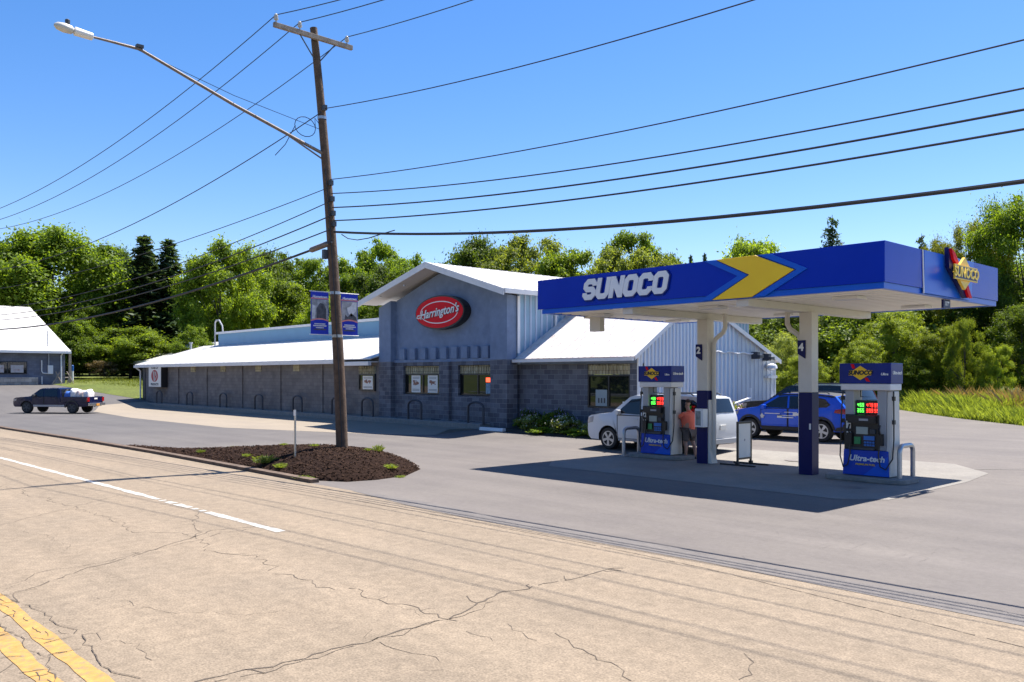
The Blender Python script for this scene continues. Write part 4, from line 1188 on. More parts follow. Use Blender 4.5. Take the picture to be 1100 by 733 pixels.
def make_car(name, label, cat, sp, loc, rz, group=None):
    t = thing(name, label, cat, loc, rz, group)
    top = sp['top']; W = sp['w']; rw = sp['r']; ra = rw + .07; fx, bx = sp['axles']
    zb = sp.get('sill', .30); belt = sp['belt']; tum = sp.get('tum', .17); ztop = max(z for x, z in top)
    xf = max(x for x, z in top); xr = min(x for x, z in top)
    def hw(x, z):
        w = W
        if z < .55: w -= .05 * ((.55 - z) / .3)
        if z > belt: w -= tum * min(1.2, (z - belt) / (ztop - belt)) + .01
        if x > xf - .75: w -= sp.get('nose', .16) * ((x - (xf - .75)) / .75) ** 2
        if x < xr + .5: w -= .09 * ((xr + .5 - x) / .5) ** 2
        return w
    def arc(cx):
        z0 = zb - rw
        a0 = math.asin(max(-1, min(1, z0 / ra)))
        return [(cx - ra * math.cos(a0 + (PI - 2 * a0) * k / 14), rw + ra * math.sin(a0 + (PI - 2 * a0) * k / 14)) for k in range(15)]
    # outline: top from front to rear, then underside rear to front with the wheel arches
    out = list(top) + arc(bx) + arc(fx)
    bm = bmesh.new()
    f = bm.faces.new([bm.verts.new((x, 0, z)) for x, z in out])
    bmesh.ops.triangulate(bm, faces=[f])
    for z in (.45, .55, .75, belt, belt + .02, (belt + ztop) / 2):
        bmesh.ops.bisect_plane(bm, geom=bm.verts[:] + bm.edges[:] + bm.faces[:], plane_co=(0, 0, z), plane_no=(0, 0, 1))
    for x in (xf - .15, xf - .35, xf - .55, xf - .75, 0.4, -.5, xr + .5, xr + .3, xr + .15):
        bmesh.ops.bisect_plane(bm, geom=bm.verts[:] + bm.edges[:] + bm.faces[:], plane_co=(x, 0, 0), plane_no=(1, 0, 0))
    bm.verts.index_update()
    V = [(v.co.x, v.co.z) for v in bm.verts]; F = [[v.index for v in q.verts] for q in bm.faces]
    be = []
    for e in bm.edges:
        if len(e.link_faces) == 1:
            q = e.link_faces[0]; a, c = e.verts[0].index, e.verts[1].index
            ce = q.calc_center_median(); mx_, mz_ = (V[a][0] + V[c][0]) / 2, (V[a][1] + V[c][1]) / 2
            nx, nz = V[c][1] - V[a][1], -(V[c][0] - V[a][0])
            if nx * (mx_ - ce.x) + nz * (mz_ - ce.z) < 0: nx, nz = -nx, -nz
            l = math.hypot(nx, nz) or 1; be.append((a, c, nx / l, nz / l))
    bm.free()
    nv = {}
    for a, c, nx, nz in be:
        for i in (a, c):
            p = nv.get(i, (0, 0)); nv[i] = (p[0] + nx, p[1] + nz)
    b = MB(); n = len(V)
    b.v = [(x, hw(x, z), z) for x, z in V] + [(x, -hw(x, z), z) for x, z in V]
    for q in F:
        b.f.append(tuple(q)); b.mi.append(0); b.f.append(tuple(i + n for i in q[::-1])); b.mi.append(0)
    T = (.55, 0, -.55); idx = {}
    for i, (nx, nz) in nv.items():
        l = math.hypot(nx, nz) or 1; nx, nz = nx / l, nz / l
        x, z = V[i]; row = [i]
        for tt in T:
            k = .035 * (1 - tt * tt) if z > .5 else 0
            b.v.append((x + nx * k, hw(x, z) * tt, z + nz * k)); row.append(len(b.v) - 1)
        row.append(i + n); idx[i] = row
    for a, c, nx, nz in be:
        mx_, mz_ = (V[a][0] + V[c][0]) / 2, (V[a][1] + V[c][1]) / 2
        under = nz < -.3 or min(math.hypot(mx_ - fx, mz_ - rw), math.hypot(mx_ - bx, mz_ - rw)) < ra + .02
        for k in range(4):
            b.f.append((idx[a][k], idx[c][k], idx[c][k + 1], idx[a][k + 1])); b.mi.append(1 if under or (sp.get('black_roof') and mz_ > 1.5) else 0)
    body = b.build("body", [sp['paint'], M['rubber']], t, smooth=True, bevel=.035)
    def side_panel(pts, name, m, par, s, off=.008, th=.012, cuts=True):
        bm = bmesh.new(); f = bm.faces.new([bm.verts.new((x, 0, z)) for x, z in pts]); bmesh.ops.triangulate(bm, faces=[f])
        for z in (.45, .55, belt, (belt + ztop) / 2): bmesh.ops.bisect_plane(bm, geom=bm.verts[:] + bm.edges[:] + bm.faces[:], plane_co=(0, 0, z), plane_no=(0, 0, 1))
        for x in (xf - .15, xf - .35, xf - .55, xf - .75, xr + .5, xr + .3, xr + .15): bmesh.ops.bisect_plane(bm, geom=bm.verts[:] + bm.edges[:] + bm.faces[:], plane_co=(x, 0, 0), plane_no=(1, 0, 0))
        ext = bmesh.ops.extrude_face_region(bm, geom=bm.faces[:])
        ev = {g for g in ext['geom'] if isinstance(g, bmesh.types.BMVert)}
        for v in bm.verts: v.co.y = s * (hw(v.co.x, v.co.z) + off + (th if v in ev else 0))
        bmesh.ops.recalc_face_normals(bm, faces=bm.faces[:])
        me = bpy.data.meshes.new(name); bm.to_mesh(me); bm.free(); me.materials.append(m)
        o = bpy.data.objects.new(name, me); COL.objects.link(o); o.parent = par; return o
    def across(A, Bp, t0, t1, name, m, off=.012):
        b = MB(); nx, nz = Bp[1] - A[1], -(Bp[0] - A[0])
        if nz < 0: nx, nz = -nx, -nz
        l = math.hypot(nx, nz); nx, nz = nx / l, nz / l
        N = 8
        P = lambda u, tt: (A[0] + (Bp[0] - A[0]) * u + nx * (.037 * (1 - tt * tt) + off), hw(A[0] + (Bp[0] - A[0]) * u, A[1] + (Bp[1] - A[1]) * u) * tt, A[1] + (Bp[1] - A[1]) * u + nz * (.037 * (1 - tt * tt) + off))
        for k in range(N):
            a, c = t0 + (t1 - t0) * k / N, t0 + (t1 - t0) * (k + 1) / N
            b.face([P(.06, a), P(.06, c), P(.94, c), P(.94, a)])
        return b.build(name, m, t, fixn=False)
    if 'ws' in sp: across(sp['ws'][0], sp['ws'][1], -.9, .9, "windshield", M['carglass'])
    if 'rg' in sp: across(sp['rg'][0], sp['rg'][1], -.85, .85, "rear_window", M['carglass'])
    for s in (1, -1):
        for wn_ in sp['windows']: side_panel(wn_, "window", M['carglass'], t, s, .004, .006)
        for dn in sp.get('doors', []):
            d_ = side_panel(dn, "door", sp['paint'], t, s, .003, .009)
            for i_ in range(len(dn)):
                p_, q_ = Vector(dn[i_]), Vector(dn[(i_ + 1) % len(dn)]); dr = (q_ - p_).normalized() * .014; pn_ = Vector((-dr.y, dr.x))
                side_panel([tuple(p_ - pn_), tuple(q_ - pn_), tuple(q_ + pn_), tuple(p_ + pn_)], "door_seam", M['rubber'], d_, s, .006, .009)
            hx = min(x for x, z in dn) + .12; hz = max(z for x, z in dn) - .12
            b = MB(); y = hw(hx, hz) + .012; b.box(hx, hx + .18, min(s * y, s * (y + .03)), max(s * y, s * (y + .03)), hz - .02, hz + .02); b.build("handle", sp.get('handle', sp['paint']), d_)
        for cl, cm in sp.get('clad', []): side_panel(cl, "cladding", cm, t, s, .004, .02)
        side_panel(sp['head'], "headlight", M['lens'], t, s, .004, .012)
        if 'tail' in sp: side_panel(sp['tail'], "taillight", M['tail'], t, s, .004, .014)
        mx_, mz_ = sp['mirror']; y = hw(mx_, mz_)
        b = MB(); a, c = sorted((s * (y + .02), s * (y + .2))); b.box(mx_ - .08, mx_ + .06, a, c, mz_ - .08, mz_ + .08); b.build("mirror", sp.get('mirm', sp['paint']), t, bevel=.03)
        if sp.get('rail'):
            x0, x1, z = sp['rail']; y = hw(x0, z) - .08
            b = MB(); b.tube([(x0, s * y, z), (x0 - .1, s * y, z + .06), (x1 + .1, s * y, z + .06), (x1, s * y, z)], .02, 6); b.build("roof_rail", M['darkgrey'], t)
    # front and rear face parts
    zf = sp.get('gz', .75)
    b = MB(); b.box(xf - .04, xf + .012, -W * .5, W * .5, zf - .12, zf + .10); b.build("grille", M['black'], t)
    xb_ = sp.get('plate_x', xr)
    b = MB(); b.box(xb_ - .06, xb_ - .035, -.16, .16, sp.get('plate_z', .82), sp.get('plate_z', .82) + .14); b.build("number_plate", sp.get('platem', M['paper']), t)
    if 'rear' in sp:
        for (y0, y1, z0, z1, m, nm, dx) in sp['rear']:
            b = MB(); b.box(xr - .012 - dx, xr + .12, y0, y1, z0, z1); b.build(nm, m, t, bevel=.015)
    # wheels
    for wx in (fx, bx):
        for s in (1, -1):
            y = s * (W - .135)
            e = thing_part("wheel", t, (wx, y, rw))
            b = MB(); tw = .115
            b.lathe([(rw * .66, -tw), (rw * .93, -tw), (rw, -tw + .03), (rw, tw - .03), (rw * .93, tw), (rw * .66, tw)], 28, 'y'); b.build("tyre", M['rubber'], e, smooth=True)
            b = MB(); f0 = s * (tw - .02)
            b.lathe([(rw * .66, -tw * .9), (rw * .66, tw * .9)], 28, 'y')
            b.cur = 1
            nsp = sp.get('spokes', 5)
            for k in range(nsp):
                a = 2 * PI * k / nsp + .3
                Mx = Matrix.Rotation(a, 4, 'Y')
                for dlt in ((-.045, .045),):
                    p = [(.04, -.03), (rw * .62, -.05), (rw * .62, .05), (.04, .03)]
                    q0 = [Mx @ Vector((x, f0 * 1.02, z)) for x, z in p]; q1 = [Mx @ Vector((x, f0 + s * .03, z)) for x, z in p]
                    b.face(q1); 
                    for i in range(4): b.face([q0[i], q0[(i + 1) % 4], q1[(i + 1) % 4], q1[i]])
            nn = 28
            for k in range(nn):
                a0, a1 = 2 * PI * k / nn, 2 * PI * (k + 1) / nn
                yo = f0 + s * .022
                b.face([(rw * .60 * math.cos(a0), yo, rw * .60 * math.sin(a0)), (rw * .60 * math.cos(a1), yo, rw * .60 * math.sin(a1)), (rw * .68 * math.cos(a1), yo, rw * .68 * math.sin(a1)), (rw * .68 * math.cos(a0), yo, rw * .68 * math.sin(a0))])
            b.lathe([(.07, f0), (.065, f0 + s * .035)], 14, 'y')
            b.build("rim", [M['black'], sp.get('rimm', M['rim'])], e)
    for fn in sp.get('extra', []): fn(t, hw, side_panel, W, xf, xr)
    return t
def thing_part(name, parent, loc):
    o = bpy.data.objects.new(name, None); o.empty_display_size = .1; COL.objects.link(o); o.parent = parent; o.location = loc; return o

# pale silver SUV at pump
top = [(2.28, .32), (2.40, .42), (2.44, .62), (2.44, .92), (2.38, 1.07), (2.2, 1.13), (1.45, 1.22), (1.25, 1.25), (.55, 1.77), (.34, 1.83), (-1.2, 1.85), (-2.0, 1.82), (-2.2, 1.77), (-2.38, 1.28), (-2.42, 1.05), (-2.42, .62), (-2.40, .42), (-2.28, .32)]
suv = dict(top=top, w=.97, r=.37, axles=(1.40, -1.36), belt=1.17, paint=M['p_white'], tum=.14, ws=((1.25, 1.25), (.55, 1.77)), rg=((-2.2, 1.77), (-2.38, 1.28)),
    windows=[[(1.02, 1.24), (.98, 1.29), (.46, 1.70), (.08, 1.74), (.04, 1.21)], [(-.06, 1.21), (-.02, 1.74), (-.98, 1.75), (-1.02, 1.21)], [(-1.14, 1.21), (-1.10, 1.75), (-1.96, 1.72), (-2.1, 1.64), (-2.16, 1.26)]],
    doors=[[(.98, .40), (.98, 1.17), (.0, 1.17), (.0, .40)], [(-.04, .40), (-.04, 1.17), (-1.0, 1.17), (-.92, .78), (-.83, .40)]],
    clad=[([(.93, .33), (.93, .40), (-.90, .40), (-.90, .33)], M['grey'])],
    head=[(2.42, .84), (2.38, 1.03), (2.08, 1.10), (2.12, .90)], tail=[(-2.36, 1.26), (-2.41, .86), (-2.2, .86), (-2.2, 1.26)], mirror=(.9, 1.27), rail=(.2, -1.9, 1.85), sill=.32,
    rear=[(-.9, .9, .36, .52, M['grey'], "rear_bumper", .05), (-.5, .5, .95, 1.0, M['chrome'], "tailgate_trim", .01)], plate_z=.80)
make_car("parked_car", "silver white SUV stopped behind the far fuel pump", "car", suv, (-17.38, 22.75, .03), PI)

# blue compact SUV
top = [(2.12, .34), (2.20, .44), (2.23, .66), (2.18, .88), (2.05, .99), (1.30, 1.10), (1.10, 1.13), (.36, 1.56), (.10, 1.62), (-1.0, 1.63), (-1.62, 1.58), (-1.75, 1.54), (-2.10, 1.18), (-2.16, 1.02), (-2.18, .66), (-2.16, .46), (-2.04, .36)]
def door_marks(t, hw, sp_, W, xf, xr):
    sp_([(.92, .78), (.97, .83), (.93, .85), (.89, .92), (.85, .85), (.79, .83), (.84, .79), (.84, .73), (.89, .76), (.93, .73)], "door_decal", M['paper'], t, 1, .014, .004)
    for (x0, x1, z0, z1) in ((.78, .2, .90, .925), (.2, -.45, .96, .98), (.3, -.4, .84, .865), (.12, -.32, .77, .80), (.3, .12, .77, .865), (-.3, -.52, .86, .95), (-.7, -.86, .84, .90)):
        sp_([(x0, z0), (x0, z1), (x1, z1), (x1, z0)], "door_decal", M['paper'], t, 1, .014, .004)
comp = dict(top=top, w=.92, r=.36, axles=(1.40, -1.32), belt=1.08, paint=M['p_blue'], ws=((1.10, 1.13), (.36, 1.56)), rg=((-1.75, 1.54), (-2.10, 1.18)),
    windows=[[(.92, 1.14), (.30, 1.50), (-.02, 1.53), (-.06, 1.12)], [(-.14, 1.12), (-.10, 1.53), (-.95, 1.52), (-1.02, 1.14)], [(-1.10, 1.15), (-1.06, 1.50), (-1.40, 1.45), (-1.62, 1.26), (-1.5, 1.17)]],
    doors=[[(.94, .46), (.94, 1.09), (-.08, 1.10), (-.08, .46)], [(-.12, .46), (-.12, 1.10), (-1.02, 1.11), (-.92, .80), (-.82, .46)]],
    clad=[([(.93, .34), (.93, .45), (-.86, .45), (-.86, .34)], M['clad'])] + [([(c - .50 * math.cos(a) * 1.0, .36 + .50 * math.sin(a)) for a in [R(k) for k in range(4, 177, 12)]] + [(c + .425 * math.cos(a), .36 + .425 * math.sin(a)) for a in [R(k) for k in range(4, 177, 12)]], M['clad']) for c in (1.40, -1.32)] + [([(2.10, .36), (2.18, .46), (2.2, .58), (1.95, .55), (1.92, .36)], M['clad']), ([(-2.06, .38), (-2.15, .48), (-2.16, .56), (-1.85, .5), (-1.82, .38)], M['clad']),
          ([(.36, 1.575), (.10, 1.60), (-1.0, 1.605), (-1.75, 1.55), (-1.70, 1.50), (-1.0, 1.565), (.10, 1.56), (.30, 1.53)], M['black'])],
    head=[(2.17, .80), (2.10, .93), (1.86, .98), (1.92, .84)], tail=[(-2.13, 1.14), (-2.16, .96), (-1.78, 1.0), (-1.82, 1.10)], mirror=(.80, 1.14), rail=(0, -1.5, 1.62), sill=.36, black_roof=True,
    rear=[(-.88, .88, .40, .62, M['clad'], "rear_bumper", .05), (-.75, .75, 1.02, 1.14, M['tail'], "taillight", .005)], plate_z=.82, extra=[door_marks])
make_car("parked_car", "bright blue compact SUV with white decals on its door", "car", comp, (-15.25, 28.0, hgt(-15, 28) + .0), PI)

# black SUV behind it
top = [(2.46, .40), (2.54, .55), (2.55, .95), (2.48, 1.08), (2.3, 1.14), (1.45, 1.20), (1.25, 1.22), (.50, 1.76), (.30, 1.82), (-1.3, 1.84), (-2.1, 1.80), (-2.2, 1.76), (-2.42, 1.25), (-2.46, .70), (-2.42, .45), (-2.3, .40)]
blk = dict(top=top, w=.98, r=.40, axles=(1.5, -1.42), belt=1.2, paint=M['p_black'], ws=((1.25, 1.22), (.50, 1.76)), rg=((-2.2, 1.76), (-2.42, 1.25)),
    windows=[[(1.0, 1.24), (.42, 1.70), (.1, 1.74), (.05, 1.23)], [(-.05, 1.23), (0, 1.74), (-.95, 1.75), (-1.0, 1.23)], [(-1.1, 1.23), (-1.05, 1.75), (-1.95, 1.71), (-2.15, 1.28)]],
    doors=[], head=[(2.52, .88), (2.46, 1.04), (2.2, 1.08), (2.25, .92)], tail=[(-2.24, 1.72), (-2.42, 1.25), (-2.26, 1.25), (-2.14, 1.68)], mirror=(.9, 1.26), sill=.4, rail=(.2, -1.9, 1.84),
    rear=[(-.9, .9, .45, .62, M['clad'], "rear_bumper", .05)])
make_car("parked_car", "black SUV parked just beyond the blue car", "car", blk, (-16.95, 31.9, hgt(-17, 32)), PI)
# pale sedan mostly hidden behind the pump
top = [(2.2, .30), (2.3, .42), (2.31, .62), (2.2, .78), (1.2, .92), (1.0, .95), (.25, 1.38), (0, 1.43), (-.7, 1.42), (-1.0, 1.36), (-1.72, 1.04), (-2.2, 1.0), (-2.3, .9), (-2.32, .55), (-2.25, .38), (-2.1, .30)]
sed = dict(top=top, w=.9, r=.33, axles=(1.4, -1.35), belt=.94, paint=M['p_grey'], ws=((1.0, .95), (.25, 1.38)), rg=((-1.0, 1.36), (-1.72, 1.04)),
    windows=[[(.8, .97), (.2, 1.32), (-.1, 1.35), (-.1, .97)], [(-.18, .97), (-.18, 1.35), (-.7, 1.35), (-1.3, 1.02)]], doors=[],
    head=[(2.22, .6), (2.2, .74), (1.9, .8), (1.95, .64)], tail=[(-2.28, .92), (-2.3, .72), (-2.0, .76), (-2.0, .94)], mirror=(.7, .99), sill=.3)
make_car("parked_car", "pale car almost hidden behind the nearest fuel pump, next to the black SUV", "car", sed, (-19.2, 36.2, hgt(-18, 36) + .1), PI)

# navy pickup leaving the lot on the left, its bed full of bundles
top = [(2.62, .42), (2.74, .52), (2.76, .80), (2.70, .96), (2.5, 1.03), (1.55, 1.10), (1.38, 1.13), (.78, 1.60), (.6, 1.65), (-.55, 1.66), (-.68, 1.60), (-.80, 1.08), (-.82, .74), (-2.72, .74), (-2.76, .55), (-2.6, .45)]
def bed(t, hw, sp_, W, xf, xr):
    for s in (1, -1):
        b = MB(); a, c = sorted((s * (W - .07), s * (W - .005)))
        b.box(-2.70, -.83, a, c, .743, 1.10); b.build("bed_side", M['p_navy'], t, bevel=.015)
        b = MB(); a, c = sorted((s * (W + .0), s * (W + .03)))
        b.prism([(-1.62 - .50 * math.cos(q), .38 + .50 * math.sin(q)) for q in [R(k) for k in range(0, 181, 12)]] + [(-1.62 + .41 * math.cos(q), .38 + .41 * math.sin(q)) for q in [R(k) for k in range(0, 181, 12)]], lambda x, z, y: (x, y, z), a, c)
        b.build("wheel_flare", M['clad'], t)
        b = MB(); a, c = sorted((s * (W - .2), s * (W + .012))); b.box(-2.77, -2.70, a, c, .78, 1.06); b.build("taillight", M['tail'], t)
    b = MB(); b.box(-2.75, -2.69, -W + .2, W - .2, .743, 1.10); tg = b.build("tailgate", M['p_navy'], t, bevel=.015)
    b = MB(); b.box(-2.765, -2.752, -.16, .16, .92, 1.02); b.build("tailgate_badge", M['paper'], tg)
    b = MB(); b.box(-2.90, -2.77, -W + .05, W - .05, .50, .68); b.build("rear_bumper", M['chrome'], t, bevel=.02)
pick = dict(top=top, w=.88, r=.38, axles=(1.68, -1.62), belt=1.08, paint=M['p_navy'], ws=((1.38, 1.13), (.78, 1.60)), rg=((-.68, 1.60), (-.80, 1.08)), tum=.15,
    windows=[[(1.18, 1.14), (.72, 1.54), (.50, 1.57), (.46, 1.13)], [(.38, 1.13), (.42, 1.57), (-.48, 1.57), (-.58, 1.13)]],
    doors=[[(1.22, .52), (1.22, 1.09), (.42, 1.09), (.42, .52)], [(.38, .52), (.38, 1.09), (-.56, 1.09), (-.56, .52)]],
    clad=[([(1.16, .44), (1.16, .56), (-1.08, .56), (-1.08, .44)], M['grey'])], handle=M['darkgrey'], mirm=M['darkgrey'],
    head=[(2.72, .78), (2.68, .92), (2.4, .96), (2.45, .82)], mirror=(1.1, 1.18), sill=.42, rimm=M['darkgrey'], extra=[bed], platem=mat("plate_orange", (.62, .28, .05), .5), plate_z=.50, plate_x=-2.87)
# heading mostly to the left of the view
phi = R(8)
hx, hy = world_at(-math.cos(phi), math.sin(phi))
px_, py_ = world_at(-30.6, 57.3)
prz = math.atan2(hy, hx)
pz = hgt(px_, py_) + .02
make_car("pickup_truck", "navy crew cab pickup with loaded bed at the far left of the lot", "pickup truck", pick, (px_, py_, pz), prz)
PM = Matrix.Translation((px_, py_, pz)) @ Matrix.Rotation(prz, 4, 'Z')
M['bag_w'] = mat("white_bag", (.68, .66, .64), .6, var=.2, scale=6)
M['bag_b'] = mat("blue_bag", (.05, .14, .45), .6, var=.2, scale=6)
M['bag_p'] = mat("patterned_bag", (.60, .56, .53), .6, stain=(.35, .12, .10), sscale=5, samt=.9)
def bundle(x, y, z, sx, sy, sz, m, lab, seed):
    rr = random.Random(seed); bm = bmesh.new(); bmesh.ops.create_icosphere(bm, subdivisions=3, radius=1)
    ph = [rr.uniform(0, 6) for _ in range(6)]
    for v in bm.verts:
        c = v.co.copy(); k = 1 + .10 * math.sin(4 * c.x + ph[0]) * math.cos(3 * c.y + ph[1]) + .07 * math.sin(7 * c.z + ph[2] + 5 * c.x)
        q = [math.copysign(abs(a) ** .6, a) for a in c]
        v.co = Vector((q[0] * sx, q[1] * sy, q[2] * sz)) * k
        if v.co.z < -sz * .8: v.co.z = -sz * .8
    me = bpy.data.meshes.new("cargo_bundle"); bm.to_mesh(me); bm.free(); me.materials.append(m)
    me.polygons.foreach_set("use_smooth", [True] * len(me.polygons))
    o = bpy.data.objects.new("cargo_bundle", me); COL.objects.link(o); o.location = PM @ Vector((x, y, z)); o.rotation_euler = (0, 0, prz + rr.uniform(-.2, .2))
    tag(o, lab, "bundle", "bundles loaded in the pickup bed")
bundle(-1.16, .32, 1.06, .30, .42, .40, M['bag_b'], "blue bundle at the front of the pickup bed behind the cab", 1)
bundle(-1.55, .30, 1.16, .26, .45, .46, M['bag_w'], "tall white bundle behind the blue one in the pickup bed", 2)
bundle(-2.02, .28, 1.12, .24, .45, .42, M['bag_p'], "reddish patterned bundle mid pickup bed", 3)
bundle(-2.44, .25, 1.12, .20, .5, .44, M['bag_w'], "white bundle at the rear of the pickup bed by the tailgate", 4)
bundle(-1.5, -.45, 1.08, .55, .35, .40, M['bag_p'], "long wrapped bundle on the far side of the pickup bed", 5)

# ------------------------------------------------------------------ utility pole, lamp, banners, wires
PB = Vector((-20.8, 12.75, 0.33))
PT = Vector((*world_at(-5.58, 23.9), 12.28))
pole = thing("utility_pole", "tall leaning brown wooden utility pole rising from the mulch bed", "utility pole", PB)
def on_pole_u(u): return PB.lerp(PT, u) + Vector((SN, CS, 0)) * (.42 * u * (1 - u))
def on_pole(z): return on_pole_u((z - PB.z) / (PT.z - PB.z))
b = MB(); n = 14
b.tube([on_pole_u(k / n) - PB for k in range(n + 1)], [.168 - .066 * k / n for k in range(n + 1)], 14); b.build("shaft", M['wood'], pole, smooth=True)
ac = on_pole(11.97) - PB
b = MB(); b.box(ac.x + .11, ac.x + .21, ac.y - 1.33, ac.y + 1.12, ac.z - .07, ac.z + .06); b.build("crossarm", M['wood_top'], pole, bevel=.01)
for s in (-1, 1):
    b = MB(); b.tube([(ac.x + .17, ac.y + s * .55, ac.z - .07), (ac.x + .15, ac.y + s * .1, ac.z - .62)], .018, 5); b.build("brace", M['darkgrey'], pole)
INS = []
for dy in (-1.26, -.55, .95):
    b = MB(); c = (ac.x + .16, ac.y + dy, ac.z + .06); b.lathe([(.02, 0), (.02, .08), (.06, .08), (.065, .13), (.04, .15), (.055, .17), (.045, .22), (.02, .24)], 12, org=c); b.build("insulator", M['insul'], pole, smooth=True)
    INS.append(PB + Vector((c[0], c[1], c[2] + .21)))
for z in (9.75, 4.83, 3.62):
    p = on_pole(z) - PB; b = MB(); b.lathe([(.17 - .004 * z, -.04), (.17 - .004 * z, .04)], 14, org=p); b.build("metal_strap", M['steel'], pole)
for z in (10.0, 7.9, 7.45, 7.05, 6.75):
    p = on_pole(z) - PB; b = MB(); b.box(p.x + .10, p.x + .24, p.y - .05, p.y + .05, p.z - .07, p.z + .07); b.build("bracket", M['darkgrey'], pole)
p = on_pole(5.9) - PB; b = MB(); b.box(p.x - .14, p.x - .02, p.y - .26, p.y - .14, p.z - .12, p.z + .14); b.build("junction_box", M['darkgrey'], pole)
p = on_pole(9.2) - PB
b = MB(); b.tube([on_pole_u(k / 12) - PB + Vector((.16 - .06 * k / 12, -.10, 0)) for k in range(0, 9)], .014, 5); b.build("ground_wire", M['wire'], pole)

# street lamp: long arm over the road
lroot = on_pole(8.75)
lm = thing("street_lamp", "long bare steel street lamp arm slanting up from the wooden pole over the road", "street lamp", lroot)
arm_px = [(250, 112), (150, 53), (118, 44.5), (100, 40)]
P0 = Vector(lroot)
apts = [Vector((0, -.1, 0))]
for px, py in arm_px:
    q = onX(px, py, lroot.x + .05); apts.append(Vector(q) - P0)
b = MB(); b.tube(apts, [.046, .042, .036, .03, .026], 10); b.build("arm", M['arm'], lm, smooth=True)
q0 = apts[0].lerp(apts[1], .38)
b = MB(); b.tube([q0 + Vector((0, 0, -.03)), Vector((0, -.1, -.16))], .022, 6); b.build("brace_rod", M['arm'], lm)
h0 = apts[-1]; q = Vector(onX(58, 26.5, lroot.x + .05)) - P0
dirv = (q - h0)
b = MB()
a0 = h0 + dirv * .02; a1 = h0 + dirv * .48
b.tube([h0, a0, a1, h0 + dirv * .5], [.05, .085, .10, .06], 10); b.build("ballast_housing", M['trim'], lm, smooth=True)
b = MB(); b.tube([h0 + dirv * .5, h0 + dirv * .56, h0 + dirv * .75, h0 + dirv * .92, h0 + dirv], [.05, .095, .11, .085, .03], 12); b.build("lamp_head", M['alum'], lm, smooth=True)
c = h0 + dirv * .66; b = MB(); b.lathe([(.05, .10), (.055, .2), (.03, .22)], 10, org=c); b.build("photocell", M['darkgrey'], lm)
b = MB(); c = apts[2]; b.box(c.x - .06, c.x + .06, c.y - .08, c.y + .08, c.z + .03, c.z + .10); b.build("arm_clamp", M['darkgrey'], lm)

# two town banners on the pole
def banner(s, lab):
    top = on_pole(4.83)
    t = thing("street_banner", lab, "banner", top, 0, "banners on the utility pole")
    y0, y1 = (.19, .74) if s > 0 else (-.76, -.21)
    Z0 = -1.17
    b = MB(); b.box(-.008, .008, y0, y1, Z0, 0); b.build("cloth", M['banner'], t)
    lo = .009
    def quad(pts, m, nm, k=0):
        b = MB(); b.prism(pts, lambda a, c, q: (q, y0 + a * (y1 - y0), Z0 * (1 - c)), lo + .001 + k * .002, lo + .0025 + k * .002); return b.build(nm, m, t)
    quad([(0, .83), (1, .83), (1, .86), (0, .86)], M['pink'], "pink_band")
    quad([(.03, .34), (.97, .34), (.97, .82), (.03, .82)], M['photo_g'], "portrait")
    if s < 0:
        quad([(.3, .35), (.85, .35), (.86, .6), (.72, .72), (.5, .74), (.3, .6)], M['photo_d'], "figure", 1)
        quad([(.05, .36), (.2, .36), (.25, .66), (.06, .7)], M['photo_l'], "figure", 1)
    else:
        quad([(.2, .36), (.95, .36), (.9, .44), (.6, .54), (.4, .44), (.25, .5)], M['photo_d'], "figure", 1)
        quad([(.4, .55), (.62, .45), (.9, .6), (.92, .8), (.7, .8), (.55, .7), (.35, .66)], M['photo_l'], "figure", 1)
    arc_ = [(k / 10, .30 + .05 * math.sin(PI * k / 10)) for k in range(11)]
    quad(arc_ + [(x, z + .03) for x, z in arc_[::-1]], M['pink'], "pink_band", 2)
    text_obj("lettering", "Hometown", .10, M['white'], t, (lo + .003, (y0 + y1) / 2, Z0 * .115), SIDE, .2, .002, .001, 1.0)
    for k, (w, h_) in enumerate(((.62, .025), (.75, .028), (.45, .025), (.7, .03))):
        quad([(.5 - w / 2, .23 - k * .045), (.5 + w / 2, .23 - k * .045), (.5 + w / 2, .23 - k * .045 + h_), (.5 - w / 2, .23 - k * .045 + h_)], M['photo_l'] if k < 3 else M['photo_d'], "text_line", 1)
    for z, ln in ((0.01, 1), (Z0 - .01, 1)):
        b = MB(); b.tube([(0, .1 * s, z), (0, (y1 + .04) if s > 0 else (y0 - .04), z)], .014, 6); b.build("banner_rod", M['trim'], t)
    return t
banner(-1, "left blue banner on the pole with dark grey portrait photo")
banner(1, "right blue banner on the pole with pale figure in its photo")

